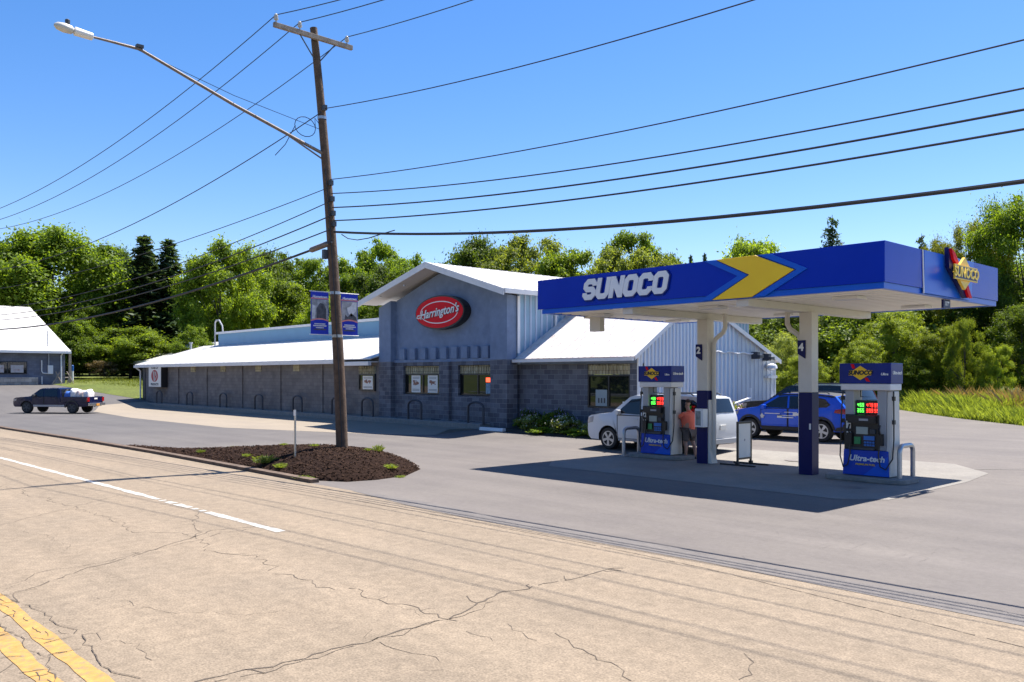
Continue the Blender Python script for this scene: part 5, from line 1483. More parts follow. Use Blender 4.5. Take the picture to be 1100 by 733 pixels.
# overhead wires
NXT = (17.5, 12.9)          # next pole to the right, out of the photograph
NXL = (-66.0, 7.5)          # next pole to the left
def wire(name, lab, r, start, px_mid, side, end_dy=0.0, zend=None):
    """hangs from start; passes the photograph's point px_mid; ends at the neighbouring pole"""
    S = Vector(start)
    ex, ey = (NXT if side > 0 else NXL); ey += end_dy
    dx, dy = ex - S.x, ey - S.y
    r_ = ray(*px_mid)
    # intersection of the pixel's ray with the vertical plane through S and the end
    d = (S.x * dy - S.y * dx) / (r_[0] * dy - r_[1] * dx)
    tm = ((r_[0] * d - S.x) * dx + (r_[1] * d - S.y) * dy) / (dx * dx + dy * dy)
    zm = 2.5 + r_[2] * d
    ze = zend if zend is not None else S.z
    # z = S.z + B t + A t^2
    A_ = ((zm - S.z) / tm - (ze - S.z)) / (tm - 1) if abs(tm - 1) > .02 else 0
    A_ = max(0.0, min(A_, 12)); B_ = (zm - S.z) / tm - A_ * tm
    pts = [(S.x + dx * t, S.y + dy * t, S.z + B_ * t + A_ * t * t) for t in [k / 40 for k in range(41)]]
    o0 = Vector(pts[0])
    b = MB(); b.tube([Vector(p) - o0 for p in pts], r, 6)
    o = b.build("overhead_wire", M['wire'], smooth=True, loc=o0)
    tag(o, lab, "power line", "overhead wires")
    return pts
wire("w", "upper power wire leaving the left crossarm tip to the upper right", .012, INS[0], (365, 0), 1)
wire("w", "upper power wire leaving the middle insulator to the upper right", .012, INS[1], (412, 0), 1)
wire("w", "upper power wire leaving the right crossarm tip to the upper right", .012, INS[2], (508, 0), 1)
wire("w", "topmost of the three thin wires falling to the left, from the left crossarm tip", .012, INS[0], (0, 224), -1, -1.2)
wire("w", "middle of the three thin wires falling to the left, from the middle insulator", .012, INS[1], (0, 236), -1, -.5)
wire("w", "lowest of the three thin wires falling to the left, from the right crossarm tip", .012, INS[2], (0, 246), -1, .9)
def pp(z, s=0): q = on_pole(z); return (q.x + .17, q.y + s, q.z)
wire("w", "neutral wire from below the lamp bracket to the top right", .012, pp(9.98), (810, 0), 1)
wire("w", "wavy service wire falling left beside the lamp arm", .014, pp(9.85, -.12), (90, 264), -1, 0)
zs = [(194, 43, .012, "thin"), (209, 95, .014, "slim"), (224, 118, .018, "medium"), (238, 139, .018, "dark"), (250, 195, .034, "thickest")]
names = ["topmost", "second", "third", "fourth", "lowest"]
lpx = [(188, 262), (0, 331), (0, 338.5), (0, 344), (0, 354)]
for k, (py, pe, r_, ad) in enumerate(zs):
    z = 2.5 + (404 - py) / 913 * 23.9
    wire("w", f"{ad} cable, {names[k]} of the five crossing the sky right of the pole", r_, pp(z), (1100, pe), 1, 0)
    z2 = z - (.25 if k < 4 else .3)
    LAST = wire("w", f"{ad} cable, {names[k]} of the five running down left of the pole to the trees", r_ * .95, pp(z2, -.1), lpx[k], -1, .0)
# splice case and slack loop
spc = Vector(LAST[0]); dv_ = (Vector(LAST[1]) - spc).normalized()
b = MB(); b.tube([dv_ * .15, dv_ * .22, dv_ * .95, dv_ * 1.05], [.035, .08, .08, .03], 10)
o = b.build("splice_case", M['arm'], smooth=True, loc=spc); tag(o, "brown splice case on the thickest cable left of the pole", "cable splice")
c0 = Vector(onY(367, 252, pp(6.5)[1])); b = MB()
b.tube([Vector(onY(px, py, c0.y)) - c0 for px, py in ((367, 252), (374, 256.5), (384, 258), (396, 256), (410, 251.5), (424, 247.5))], .013, 6)
o = b.build("slack_cable", M['wire'], smooth=True, loc=c0); tag(o, "short slack cable drooping just right of the pole under the thickest cable", "cable")
c0 = on_pole(9.55) + Vector((0, -.55, -.15)); b = MB()
b.tube([(0, .32 * math.cos(2 * PI * k / 16), .27 * math.sin(2 * PI * k / 16)) for k in range(17)] + [(0, .3, .3), (0, .5, .1)], .011, 5)
b.tube([(0, -.3, -.02), (0, -.6, -.6), (0, -.9, -.95)], .011, 5)
o = b.build("cable_loop", M['wire'], smooth=True, loc=c0); tag(o, "coiled wire loop hanging between the lamp arm and the pole", "cable")
lmp = Vector(onX(139, 49.5, lroot.x + .05)); c0 = on_pole(9.4)
b = MB(); b.tube([Vector((0, 0, 0)), (lmp - c0) * .5 + Vector((0, 0, -.1)), lmp - c0], .008, 5); o = b.build("guy_wire", M['wire'], loc=c0); tag(o, "thin stay wire from the pole to the outer lamp arm", "wire")

# ------------------------------------------------------------------ mulch bed
rm = random.Random(11)
mu_out = [(-31.5, 10.35), (-29.5, 10.34), (-27.9, 10.35), (-24, 10.3), (-20, 10.3), (-18.2, 10.28), (-17.35, 10.75), (-17.2, 11.5), (-17.4, 12.5), (-18.4, 13.7), (-20.2, 14.6), (-22.3, 14.5), (-24.2, 13.7), (-26.2, 12.5), (-28.3, 11.4), (-31.5, 10.75)]
def inside(x, y, P):
    c = False; j = len(P) - 1
    for i in range(len(P)):
        if (P[i][1] > y) != (P[j][1] > y) and x < (P[j][0] - P[i][0]) * (y - P[i][1]) / (P[j][1] - P[i][1]) + P[i][0]: c = not c
        j = i
    return c
def edist(x, y, P):
    m_ = 9e9
    for i in range(len(P)):
        a, c = P[i - 1], P[i]; dx, dy = c[0] - a[0], c[1] - a[1]
        t = max(0, min(1, ((x - a[0]) * dx + (y - a[1]) * dy) / (dx * dx + dy * dy)))
        m_ = min(m_, math.hypot(x - a[0] - t * dx, y - a[1] - t * dy))
    return m_
def mz(x, y):
    if not inside(x, y, mu_out): return -.02
    e = min(1, edist(x, y, mu_out) / 1.9)
    return .03 + .46 * (1 - (1 - e) ** 2) * max(0, min(1, (x + 31) / 9))
bm = bmesh.new()
f = bm.faces.new([bm.verts.new((x, y, 0)) for x, y in mu_out]); bmesh.ops.triangulate(bm, faces=[f])
for k in range(90):
    bmesh.ops.bisect_plane(bm, geom=bm.verts[:] + bm.edges[:] + bm.faces[:], plane_co=(-34.4 + k * .2, 0, 0), plane_no=(1, 0, 0))
for k in range(30):
    bmesh.ops.bisect_plane(bm, geom=bm.verts[:] + bm.edges[:] + bm.faces[:], plane_co=(0, 10.4 + k * .15, 0), plane_no=(0, 1, 0))
for v in bm.verts:
    e = edist(v.co.x, v.co.y, mu_out)
    v.co.z = (mz(v.co.x, v.co.y) + rm.uniform(-.016, .016)) if e > .02 else .0
bmesh.ops.triangulate(bm, faces=bm.faces[:])
for k in range(15000):
    x, y = rm.uniform(-34, -16.7), rm.uniform(10.3, 14.7)
    if not inside(x, y, mu_out): continue
    z = mz(x, y) + .02; a = rm.uniform(0, PI); l, w = rm.uniform(.015, .045), rm.uniform(.007, .016); t = rm.uniform(-.6, .6)
    d1 = Vector((math.cos(a), math.sin(a), t)) * l; d2 = Vector((-math.sin(a), math.cos(a), rm.uniform(-.5, .5))) * w
    c = Vector((x, y, z))
    q = bm.faces.new([bm.verts.new(c + s1 * d1 + s2 * d2) for s1, s2 in ((-1, -1), (1, -1), (1, 1), (-1, 1))]); q.material_index = 1
me = bpy.data.meshes.new("mulch_bed"); bm.to_mesh(me); bm.free(); me.materials.append(M['mulch']); me.materials.append(M['chip'])
o = bpy.data.objects.new("mulch_bed", me); COL.objects.link(o); tag(o, "dark brown mulch mound round the foot of the utility pole", "mulch", None, "stuff")
# marker stake
st_p = (317, 490); g0 = None
x, y = world_at((317 - 550) / 913 * 22.6, 22.6)
stk = thing("marker_stake", "thin grey marker stake with white top standing in the mulch", "stake", (x, y, mz(x, y) - .02))
b = MB(); b.box(-.035, .035, -.012, .012, 0, 1.28); b.build("post", M['steel'], stk)
b = MB(); b.box(-.05, .05, -.02, -.013, 1.12, 1.27); b.build("reflector", M['white'], stk)

# ------------------------------------------------------------------ shop next door at left
NX, NY, NZ = -84.0, 22.6, 1.95
hs = thing("neighbour_building", "grey block building with large white metal roof at the left edge", "building", (NX, NY, NZ))
def ny(px): return onX(px, 390, NX)[1] - NY
def nz(px, py): return onX(px, py, NX)[2] - NZ
WL, DP = 12.5, 27
b = MB(); b.box(-DP, 0, -WL, 0, -.8, 2.72); b.build("wall", block_mat("neighbour_block", (.14, .155, .20), (.11, .12, .16), (.09, .10, .13), .42, .21, .2), hs)
b = MB(); b.box(.003, .28, -WL, ny(40), -.8, .42); b.build("stone_base", M['stone'], hs)
b = MB(); ze_, zr_ = 2.78, 7.6
b.prism([(.55, ze_), (-DP / 2, zr_), (-DP - .55, ze_), (-DP - .55, ze_ - .12), (-DP / 2, zr_ - .12), (.55, ze_ - .12)], lambda a, c, t: (a, t, c), -WL - .4, .35)
b.build("roof", M['roof'], hs)
b = MB(); b.box(.56, .70, -WL - .4, .35, ze_ - .22, ze_ - .02); b.build("gutter", M['trim'], hs)
for pa, pb in ((-14, 29), (-66, -28)):
    y0, y1 = ny(pa), ny(pb)
    w = MB(); w.box(.003, .06, y0, y1, .72, 1.82); wo = w.build("window", M['frame'], hs)
    for k in range(2):
        a = y0 + .05 + k * (y1 - y0 - .04) / 2; c = a + (y1 - y0) / 2 - .10
        w = MB(); w.box(.061, .075, a, c, .79, 1.75); w.build("pane", M['glass'], wo)
        w = MB(); w.box(.077, .085, a + .22, c - .22, .84, 1.5); w.build("poster", mat("window_poster", (.45, .43, .42), .7, stain=(.25, .10, .08), sscale=4, samt=.8), wo)
y1, y2 = ny(44.5), ny(51)
b = MB(); b.tube([(.09, y1, 1.95), (.09, y1, .98), (.09, y1 + .1, .80), (.09, y2, .78)], .05, 6); b.build("conduit", M['trim'], hs, smooth=True)
b = MB(); b.tube([(.09, y1 + .02, .5), (.09, y1 + .02, -.5)], .045, 6); b.build("pipe", M['trim'], hs)
b = MB(); b.box(.003, .2, ny(51), ny(56.5), .72, 1.5); b.build("meter_box", M['trim'], hs, bevel=.02)
ym = ny(52)
b = MB(); b.tube([(.1, ym, 1.5), (.1, ym, 2.6)], .045, 6); b.build("riser", M['steel'], hs)
b = MB(); b.tube([(-.6, ym + .1, 3.1), (-.6, ym + .1, 4.6)], .05, 6); b.tube([(-.3, ym - .75, 3.2), (-.6, ym + .1, 3.2)], .035, 6); b.build("service_mast", M['steel'], hs)
b = MB(); b.tube([(.6, -.35, 2.6), (.15, -.35, 2.4), (.12, -.35, -.4)], .06, 6); b.build("downspout", M['white'], hs)
b = MB(); b.box(-.25, -.05, .35, .55, -.5, 3.0); b.build("post", M['wood_top'], hs)
for (ya_, yb2) in ((-.9, -.25), (-.5, -1.35), (.0, .75), (.35, -.05)):
    b = MB(); b.tube([(.5, ya_, .95), (.5, yb2, -.45)], .045, 5); b.build("timber_brace", M['wood_top'], hs)
xx, yy = world_at((78 - 550) / 913 * 80, 80)
mk = thing("marker_post", "white marker post with blue top on the lawn by the left building", "marker post", (xx, yy, hgt(xx, yy)))
b = MB(); b.tube([(0, 0, 0), (0, 0, 1.0)], .09, 10); b.build("post", M['white'], mk)
b = MB(); b.tube([(0, 0, 1.002), (0, 0, 1.5), (0, 0, 1.55)], [.10, .10, .04], 10); b.build("cap", mat("cap_blue", (.02, .12, .4), .5), mk)

# ------------------------------------------------------------------ the man at the pump
def skin_mesh(name, chains, m, parent, sub=2, root=0):
    """chains: list of lists of (x,y,z,r); equal points are shared"""
    V = []; E_ = []; Rr = []; key = {}
    for ch_ in chains:
        prev = None
        for (x, y, z, r) in ch_:
            k = (round(x, 4), round(y, 4), round(z, 4))
            if k not in key: key[k] = len(V); V.append((x, y, z)); Rr.append(r)
            i = key[k]
            if prev is not None and prev != i: E_.append((prev, i))
            prev = i
    me = bpy.data.meshes.new(name); me.from_pydata(V, E_, []); me.update()
    o = bpy.data.objects.new(name, me); COL.objects.link(o)
    sk = o.modifiers.new("skin", 'SKIN'); sk.use_smooth_shade = True; sk.branch_smoothing = .4
    for i, r in enumerate(Rr):
        q = r if isinstance(r, tuple) else (r, r)
        me.skin_vertices[0].data[i].radius = q
        me.skin_vertices[0].data[i].use_root = (i == root)
    sb_ = o.modifiers.new("subdiv", 'SUBSURF'); sb_.levels = sub; sb_.render_levels = sub
    me.materials.append(m)
    if parent: o.parent = parent
    return o
man = thing("person", "man in coral polo shirt and grey shorts reaching toward fuel pump", "person", (-15.13, 21.28, .02), R(178))
skin_m = mat("skin", (.45, .25, .18), .5, var=.08, scale=6)
# local frame: +x forward, +y to his left, z up
hip = (0, 0, .90, (.15, .17))
chest = (.0, 0, 1.22, (.16, .19)); belly = (.05, 0, 1.05, (.19, .20)); neckb = (.03, 0, 1.42, (.08, .09)); nk = (.05, 0, 1.49, .058)
head0 = (.07, 0, 1.56, (.072, .08)); head1 = (.07, 0, 1.65, (.085, .095)); head2 = (.06, 0, 1.72, (.055, .065))
chains = [[hip, belly, chest, neckb, nk, head0, head1, head2], [head0, (.15, 0, 1.585, .018)]]
for s in (1, -1): chains.append([head1, (.055, s * .088, 1.62, .018)])
for s, ft in ((1, .06), (-1, -.10)):
    kn = (.03 + ft * .6, s * .12, .48, .062); an = (ft - .02, s * .12, .085, .040)
    chains.append([hip, (.0, s * .10, .84, .115), (.015 + ft * .3, s * .115, .66, .092), kn, (ft * .8 - .025, s * .12, .34, .058), an, (ft + .10, s * .13, .035, .034), (ft + .18, s * .135, .028, .022)])
def arm(s, el, wr):
    sh = (.02, s * .19, 1.37, .068)
    return [chest, sh, (*el, .046), ((el[0] + wr[0]) / 2, (el[1] + wr[1]) / 2, (el[2] + wr[2]) / 2, .042), (*wr, .028)]
def hand(wr, d, up, s):
    d = Vector(d).normalized(); u = Vector(up).normalized(); l = d.cross(u).normalized(); w = Vector(wr)
    pc = w + d * .06
    out = [[(*wr, .028), (*pc, .030)]]
    for k, (o_, ln) in enumerate(((-.030, .075), (-.010, .085), (.011, .08), (.030, .065))):
        a = pc + u * -o_ + d * .02; p1 = a + d * ln * .5 + l * .006; p2 = p1 + d * ln * .25 + l * .022 * s; p3 = p2 + l * .02 * s
        out.append([(*pc, .030), (*a, .010), (*p1, .009), (*p2, .008), (*p3, .007)])
    th = w + d * .03 + u * .03
    out.append([(*pc, .030), (*th, .012), (*(th + d * .03 + u * .022 + l * .012 * s), .010), (*(th + d * .06 + u * .024 + l * .02 * s), .008)])
    return out
wl_, el_ = (.52, .17, 1.30), (.26, .26, 1.17)
wr_, er_ = (.46, -.16, 1.02), (.20, -.27, 1.06)
chains.append(arm(1, el_, wl_)); chains.append(arm(-1, er_, wr_))
chains += hand(wl_, (1, -.05, .25), (0, .1, 1), 1); chains += hand(wr_, (1, .1, -.1), (0, -.1, 1), -1)
skin_mesh("body", chains, skin_m, man)
shirt = mat("coral_cloth", (.95, .20, .12), .85, var=.08, scale=5, bump=.15, bscale=14)
sc = [[(.0, 0, .80, (.185, .21)), (.035, 0, .93, (.20, .225)), (.06, 0, 1.06, (.215, .23)), (.01, 0, 1.23, (.185, .215)), (.02, 0, 1.37, (.12, .15)), (.04, 0, 1.45, (.075, .08))]]
for s, el in ((1, el_), (-1, er_)):
    sh = (.02, s * .20, 1.36, .088); e = Vector(sh[:3]).lerp(Vector(el), .75)
    sc.append([(.01, 0, 1.23, (.185, .215)), sh, (*e, .078)])
skin_mesh("shirt", sc, shirt, man, 2)
sh_ = [[(0, 0, .86, (.17, .19)), (0, .105, .80, .135), (.02, .118, .62, .112), (.03, .12, .50, .105)], [(0, 0, .86, (.17, .19)), (0, -.105, .80, .135), (-.02, -.118, .62, .112), (-.03, -.12, .50, .105)]]
skin_mesh("shorts", sh_, mat("short_cloth", (.13, .105, .095), .9, var=.15, scale=6), man, 2)
hair = MB(); hair_pts = []
bmh = bmesh.new(); bmesh.ops.create_uvsphere(bmh, u_segments=16, v_segments=10, radius=1)
for v in bmh.verts: v.co = Vector((v.co.x * .098 + .05, v.co.y * .100, v.co.z * .10 + 1.685))
bmesh.ops.delete(bmh, geom=[v for v in bmh.verts if v.co.z < 1.66 + max(0, (v.co.x - .02)) * .7], context='VERTS')
me = bpy.data.meshes.new("hair"); bmh.to_mesh(me); bmh.free(); me.materials.append(mat("dark_hair", (.04, .028, .022), .8)); me.polygons.foreach_set("use_smooth", [True] * len(me.polygons))
o = bpy.data.objects.new("hair", me); COL.objects.link(o); o.parent = man
for s in (1, -1):
    b = MB(); b.lathe([(.004, -.01), (.011, -.004), (.011, .004), (.004, .01)], 8, 'x', (.150, s * .033, 1.635)); b.build("eye", M['black'], man)
b = MB(); b.box(.147, .158, -.025, .025, 1.548, 1.556); b.build("mouth", mat("lip", (.25, .08, .07), .6), man)
for s, ft in ((1, .06), (-1, -.10)):
    b = MB(); b.prism([(ft - .08, s * .13 - .04), (ft + .12, s * .13 - .05), (ft + .20, s * .13 - .03), (ft + .20, s * .13 + .03), (ft + .12, s * .13 + .05), (ft - .08, s * .13 + .04)], lambda a, c, t: (a, c, t), 0, .022)
    b.tube([(ft + .06, s * .13 - .045, .02), (ft + .09, s * .13, .075), (ft + .06, s * .13 + .045, .02)], .012, 6); b.build("sandal", M['rubber'], man)

# ------------------------------------------------------------------ vegetation
def leaf_arrays(P, N, size, rng, aspect=1.6, fold=0.0):
    """P points, N normals -> quads as leaf clusters"""
    n = len(P)
    r = rng.normal(size=(n, 3)); t = np.cross(N, r); t /= np.linalg.norm(t, axis=1, keepdims=True) + 1e-9
    u = np.cross(N, t)
    s = size * rng.uniform(.6, 1.4, (n, 1))
    a = t * s * aspect * .5; c = u * s * .5
    q = np.stack([P - a * .9, P - c * .8 + a * .1, P + a, P + c * .8 + a * .1], 1)
    return q.reshape(-1, 3)
def mesh_quads(name, V, mats, mi=None):
    n = len(V) // 4
    me = bpy.data.meshes.new(name)
    me.vertices.add(len(V)); me.vertices.foreach_set("co", np.asarray(V, dtype=np.float32).ravel())
    me.loops.add(n * 4); me.loops.foreach_set("vertex_index", np.arange(n * 4, dtype=np.int32))
    me.polygons.add(n); me.polygons.foreach_set("loop_start", np.arange(0, n * 4, 4, dtype=np.int32))
    for m in mats: me.materials.append(m)
    if mi is not None: me.polygons.foreach_set("material_index", mi)
    me.update(); me.validate()
    return me
def clumps(rng, k, shell=(.55, 1.0), squash=1.0, top=0.0):
    c = rng.normal(size=(k, 3)); c /= np.linalg.norm(c, axis=1, keepdims=True)
    rr = rng.uniform(*shell, (k, 1)) ** .6
    c = c * rr
    return c
def crown_pts(rng, n, k=60, cr=(.16, .30), shape='round', shell=(.35, 1.0), flat=.65, up=.35):
    """leaf points on the upper sides of many clumps that fill an uneven crown; unit crown: x,y in -1..1, z 0..1"""
    c = clumps(rng, k, shell)
    z = (c[:, 2] + 1) / 2
    if shape == 'round': w = 1.08 - .12 * z
    elif shape == 'dome': w = 1.22 - .35 * z
    else: w = np.ones(k)
    lob = 1 + .16 * np.sin(3 * np.arctan2(c[:, 1], c[:, 0]) + rng.uniform(0, 6)) + rng.uniform(-.1, .12, k)
    rxy = np.hypot(c[:, 0], c[:, 1]) + 1e-6
    c[:, 0] *= w * lob * .86; c[:, 1] *= w * lob * .86; c[:, 2] = z * .90 + .03
    cs = rng.uniform(*cr, k) * rng.uniform(.75, 1.25, k)
    m = 8
    d = rng.normal(size=(k, m, 3)); d[:, :, 2] += up; d /= np.linalg.norm(d, axis=2, keepdims=True)
    sub = c[:, None, :] + d * cs[:, None, None] * rng.uniform(.35, 1.05, (k, m, 1)) * np.array([1, 1, flat * .62])
    sw = cs[:, None] * rng.uniform(.5, 1.3, (k, m))
    pr = (sw ** 2).ravel(); idx = rng.choice(k * m, n, p=pr / pr.sum())
    sg = (sw.ravel()[idx] * .36)[:, None] * np.where(rng.random((n, 1)) < .12, 1.9, 1.0)
    g = rng.normal(size=(n, 3))
    P = sub.reshape(-1, 3)[idx] + g * sg * np.array([1, 1, flat * .50])
    dd = P - c[idx // m]; dd /= np.linalg.norm(dd, axis=1, keepdims=True) + 1e-9
    N = dd * .45 + rng.normal(size=(n, 3)) * .5; N[:, 2] += .75; N /= np.linalg.norm(N, axis=1, keepdims=True)
    return P, N, c
def limbs(b, rng, c, trunk_h, r0, n=14):
    b.tube([(0, 0, -.03), (.004, .003, trunk_h * .5), (0, .006, trunk_h), (.01, 0, .62), (.0, 0, .86)], [r0 * 1.25, r0, r0 * .8, r0 * .5, r0 * .12], 8)
    for i in rng.choice(len(c), min(n, len(c)), replace=False):
        e = Vector(c[i]); z0 = rng.uniform(trunk_h * .8, max(trunk_h, min(.7, e.z * .8)))
        s = Vector((0, 0, z0)); mdl = s.lerp(e, .5) + Vector((0, 0, .02))
        b.tube([s, mdl, e], [r0 * .38, r0 * .24, r0 * .07], 5, caps=False)
CR = {}
def make_tree_mesh(kind, seed, leaf_m, n, k, leaf, base=.18, r0=.018, wr=.5, **kw):
    """unit tree: height 1, crown half width .5 ; returns (trunk mesh, crown mesh)"""
    rng = np.random.default_rng(seed)
    P, N, c = crown_pts(rng, n, k, **kw)
    P[:, :2] *= wr; P[:, 2] = base + P[:, 2] * (1 - base); c = c.copy(); c[:, :2] *= wr; c[:, 2] = base + c[:, 2] * (1 - base)
    fr = .5 / np.percentile(np.abs(P[:, :2]), 97.5); P[:, :2] *= fr; c[:, :2] *= fr
    fz = (1 - base) / (np.percentile(P[:, 2], 99.6) - base); P[:, 2] = base + (P[:, 2] - base) * fz
    cm = mesh_quads("crown", leaf_arrays(P, N, leaf, rng), [leaf_m])
    b = MB(); limbs(b, rng, c, base + .12, r0); to = b.build("trunk", M['bark'], smooth=True); tm = to.data; bpy.data.objects.remove(to)
    CR[kind] = (tm, cm)
def make_conifer_mesh(kind, seed, leaf_m, n_whorl=26, dens=26, leaf=.028, spread=.26, base=.06, droop=.25, gap=0.0):
    rng = np.random.default_rng(seed)
    Ps = []; b = MB(); b.tube([(0, 0, -.02), (0, 0, .5), (0, 0, 1)], [.016, .010, .002], 6)
    for i in range(n_whorl):
        z = base + (1 - base) * (i / n_whorl) ** .92
        L = spread * (1 - (z - base) / (1 - base)) ** .85 * rng.uniform(.8, 1.12) + .012
        nb = rng.integers(5, 8)
        for j in range(nb):
            a = 2 * PI * (j + rng.random()) / nb; l = L * rng.uniform(.6, 1.15)
            e = np.array([math.cos(a) * l, math.sin(a) * l, z - droop * l + rng.uniform(-.01, .02)])
            s = np.array([0, 0, z + .01])
            b.tube([tuple(s), tuple((s + e) / 2 + np.array([0, 0, -.02 * l / .2])), tuple(e)], [.003, .002, .001], 3, caps=False)
            m_ = max(4, int(dens * l / spread * 1.6))
            t = rng.uniform(.1, 1.05, m_)[:, None]
            p = s + (e - s) * t + rng.normal(size=(m_, 3)) * np.array([.010, .010, .006]) * (1.3 - .5 * t) * (1 + l / .2)
            p[:, 2] -= np.abs(rng.normal(size=m_)) * .010
            Ps.append(p)
    P = np.concatenate(Ps); N = rng.normal(size=P.shape) * .5; N[:, 2] += 1; N /= np.linalg.norm(N, axis=1, keepdims=True)
    cm = mesh_quads("crown", leaf_arrays(P, N, leaf, rng, 2.2), [leaf_m])
    to = b.build("trunk", M['bark']); tm = to.data; bpy.data.objects.remove(to)
    CR[kind] = (tm, cm)
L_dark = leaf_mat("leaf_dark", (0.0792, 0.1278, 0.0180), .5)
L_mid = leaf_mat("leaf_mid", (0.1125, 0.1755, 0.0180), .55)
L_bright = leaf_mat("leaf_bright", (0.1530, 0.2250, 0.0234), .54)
L_yel = leaf_mat("leaf_olive", (0.1485, 0.1890, 0.0360), .52)
L_nbright = leaf_mat("leaf_near_bright", (.175, .235, .024), .45, .45)
L_nyel = leaf_mat("leaf_near_olive", (.165, .19, .032), .42, .45)
L_pale = leaf_mat("leaf_pale", (.19, .235, .065), .5)
L_con = leaf_mat("needles", (.050, .085, .036), .3)
L_brown = leaf_mat("leaf_brown", (.13, .10, .05), .3)
make_tree_mesh('maple', 1, L_mid, 110000, 170, .0175, base=.10, cr=(.09, .18), shell=(.5, 1), flat=.8, shape='dome')
make_tree_mesh('maple_b', 12, L_bright, 70000, 110, .0165, base=.12, cr=(.09, .18), shell=(.45, 1), flat=.85)
make_tree_mesh('dark', 2, L_dark, 48000, 80, .019, base=.14, cr=(.10, .2))
make_tree_mesh('mid', 3, L_mid, 50000, 80, .018, base=.14, cr=(.10, .2))
make_tree_mesh('bright', 4, L_bright, 50000, 75, .018, base=.12, cr=(.10, .2))
make_tree_mesh('olive', 5, L_yel, 34000, 80, .017, base=.2, cr=(.08, .16), shell=(.45, 1), r0=.02)
make_tree_mesh('airy', 6, L_mid, 11000, 46, .017, base=.25, cr=(.06, .13), shell=(.5, 1), r0=.016)
make_tree_mesh('pale', 7, L_pale, 42000, 80, .0145, base=.05, cr=(.12, .22), shape='dome')
make_tree_mesh('near_mid', 8, L_mid, 90000, 140, .0115, base=.08, cr=(.09, .18), shell=(.45, 1))
make_tree_mesh('near_bright', 9, L_nbright, 80000, 85, .0115, base=.06, cr=(.08, .18), shell=(.45, 1))
make_tree_mesh('near_dark', 10, L_dark, 80000, 110, .0125, base=.08, cr=(.10, .2))
make_tree_mesh('near_olive', 11, L_nyel, 70000, 85, .0115, base=.10, cr=(.08, .17), shell=(.45, 1))
make_tree_mesh('brown', 13, L_brown, 14000, 50, .022, base=.04, cr=(.14, .24))
make_conifer_mesh('spruce', 20, L_con, 36, 52, .018, .20, .05, .35)
make_conifer_mesh('pine', 21, L_con, 22, 40, .016, .27, .25, -.05)

def tree(kind, px, top, d, hw_px, label, bz=None, cat="tree", group="trees behind the buildings", rz=None, name=None):
    lat = (px - 550) / 913 * d
    x, y = world_at(lat, d)
    zt_ = 2.5 + (404 - top) / 913 * d
    z0 = hgt(x, y) if bz is None else bz
    H = zt_ - z0; W = hw_px / 913 * d / .5 * .98
    if kind not in ('spruce', 'pine') and cat == 'tree' and d > 66 and 'maple' not in kind: W = max(W * 1.2, .58 * H)
    if name is None: name = {"spruce": "spruce_tree", "pine": "pine_tree"}.get(kind, "leafy_tree" if cat == "tree" else "bush")
    k_ = .5 / .2 * 1.75 if kind == 'spruce' else (  .5 / .27 * 1.9 if kind == 'pine' else 1.0)
    t = thing(name, label, cat, (x, y, z0), rc.uniform(0, 6) if rz is None else rz, group)
    t.scale = (W * k_, W * k_, H)
    for nm, me in zip(("trunk", "crown"), CR[kind]):
        o = bpy.data.objects.new(nm, me); COL.objects.link(o); o.parent = t
    return t
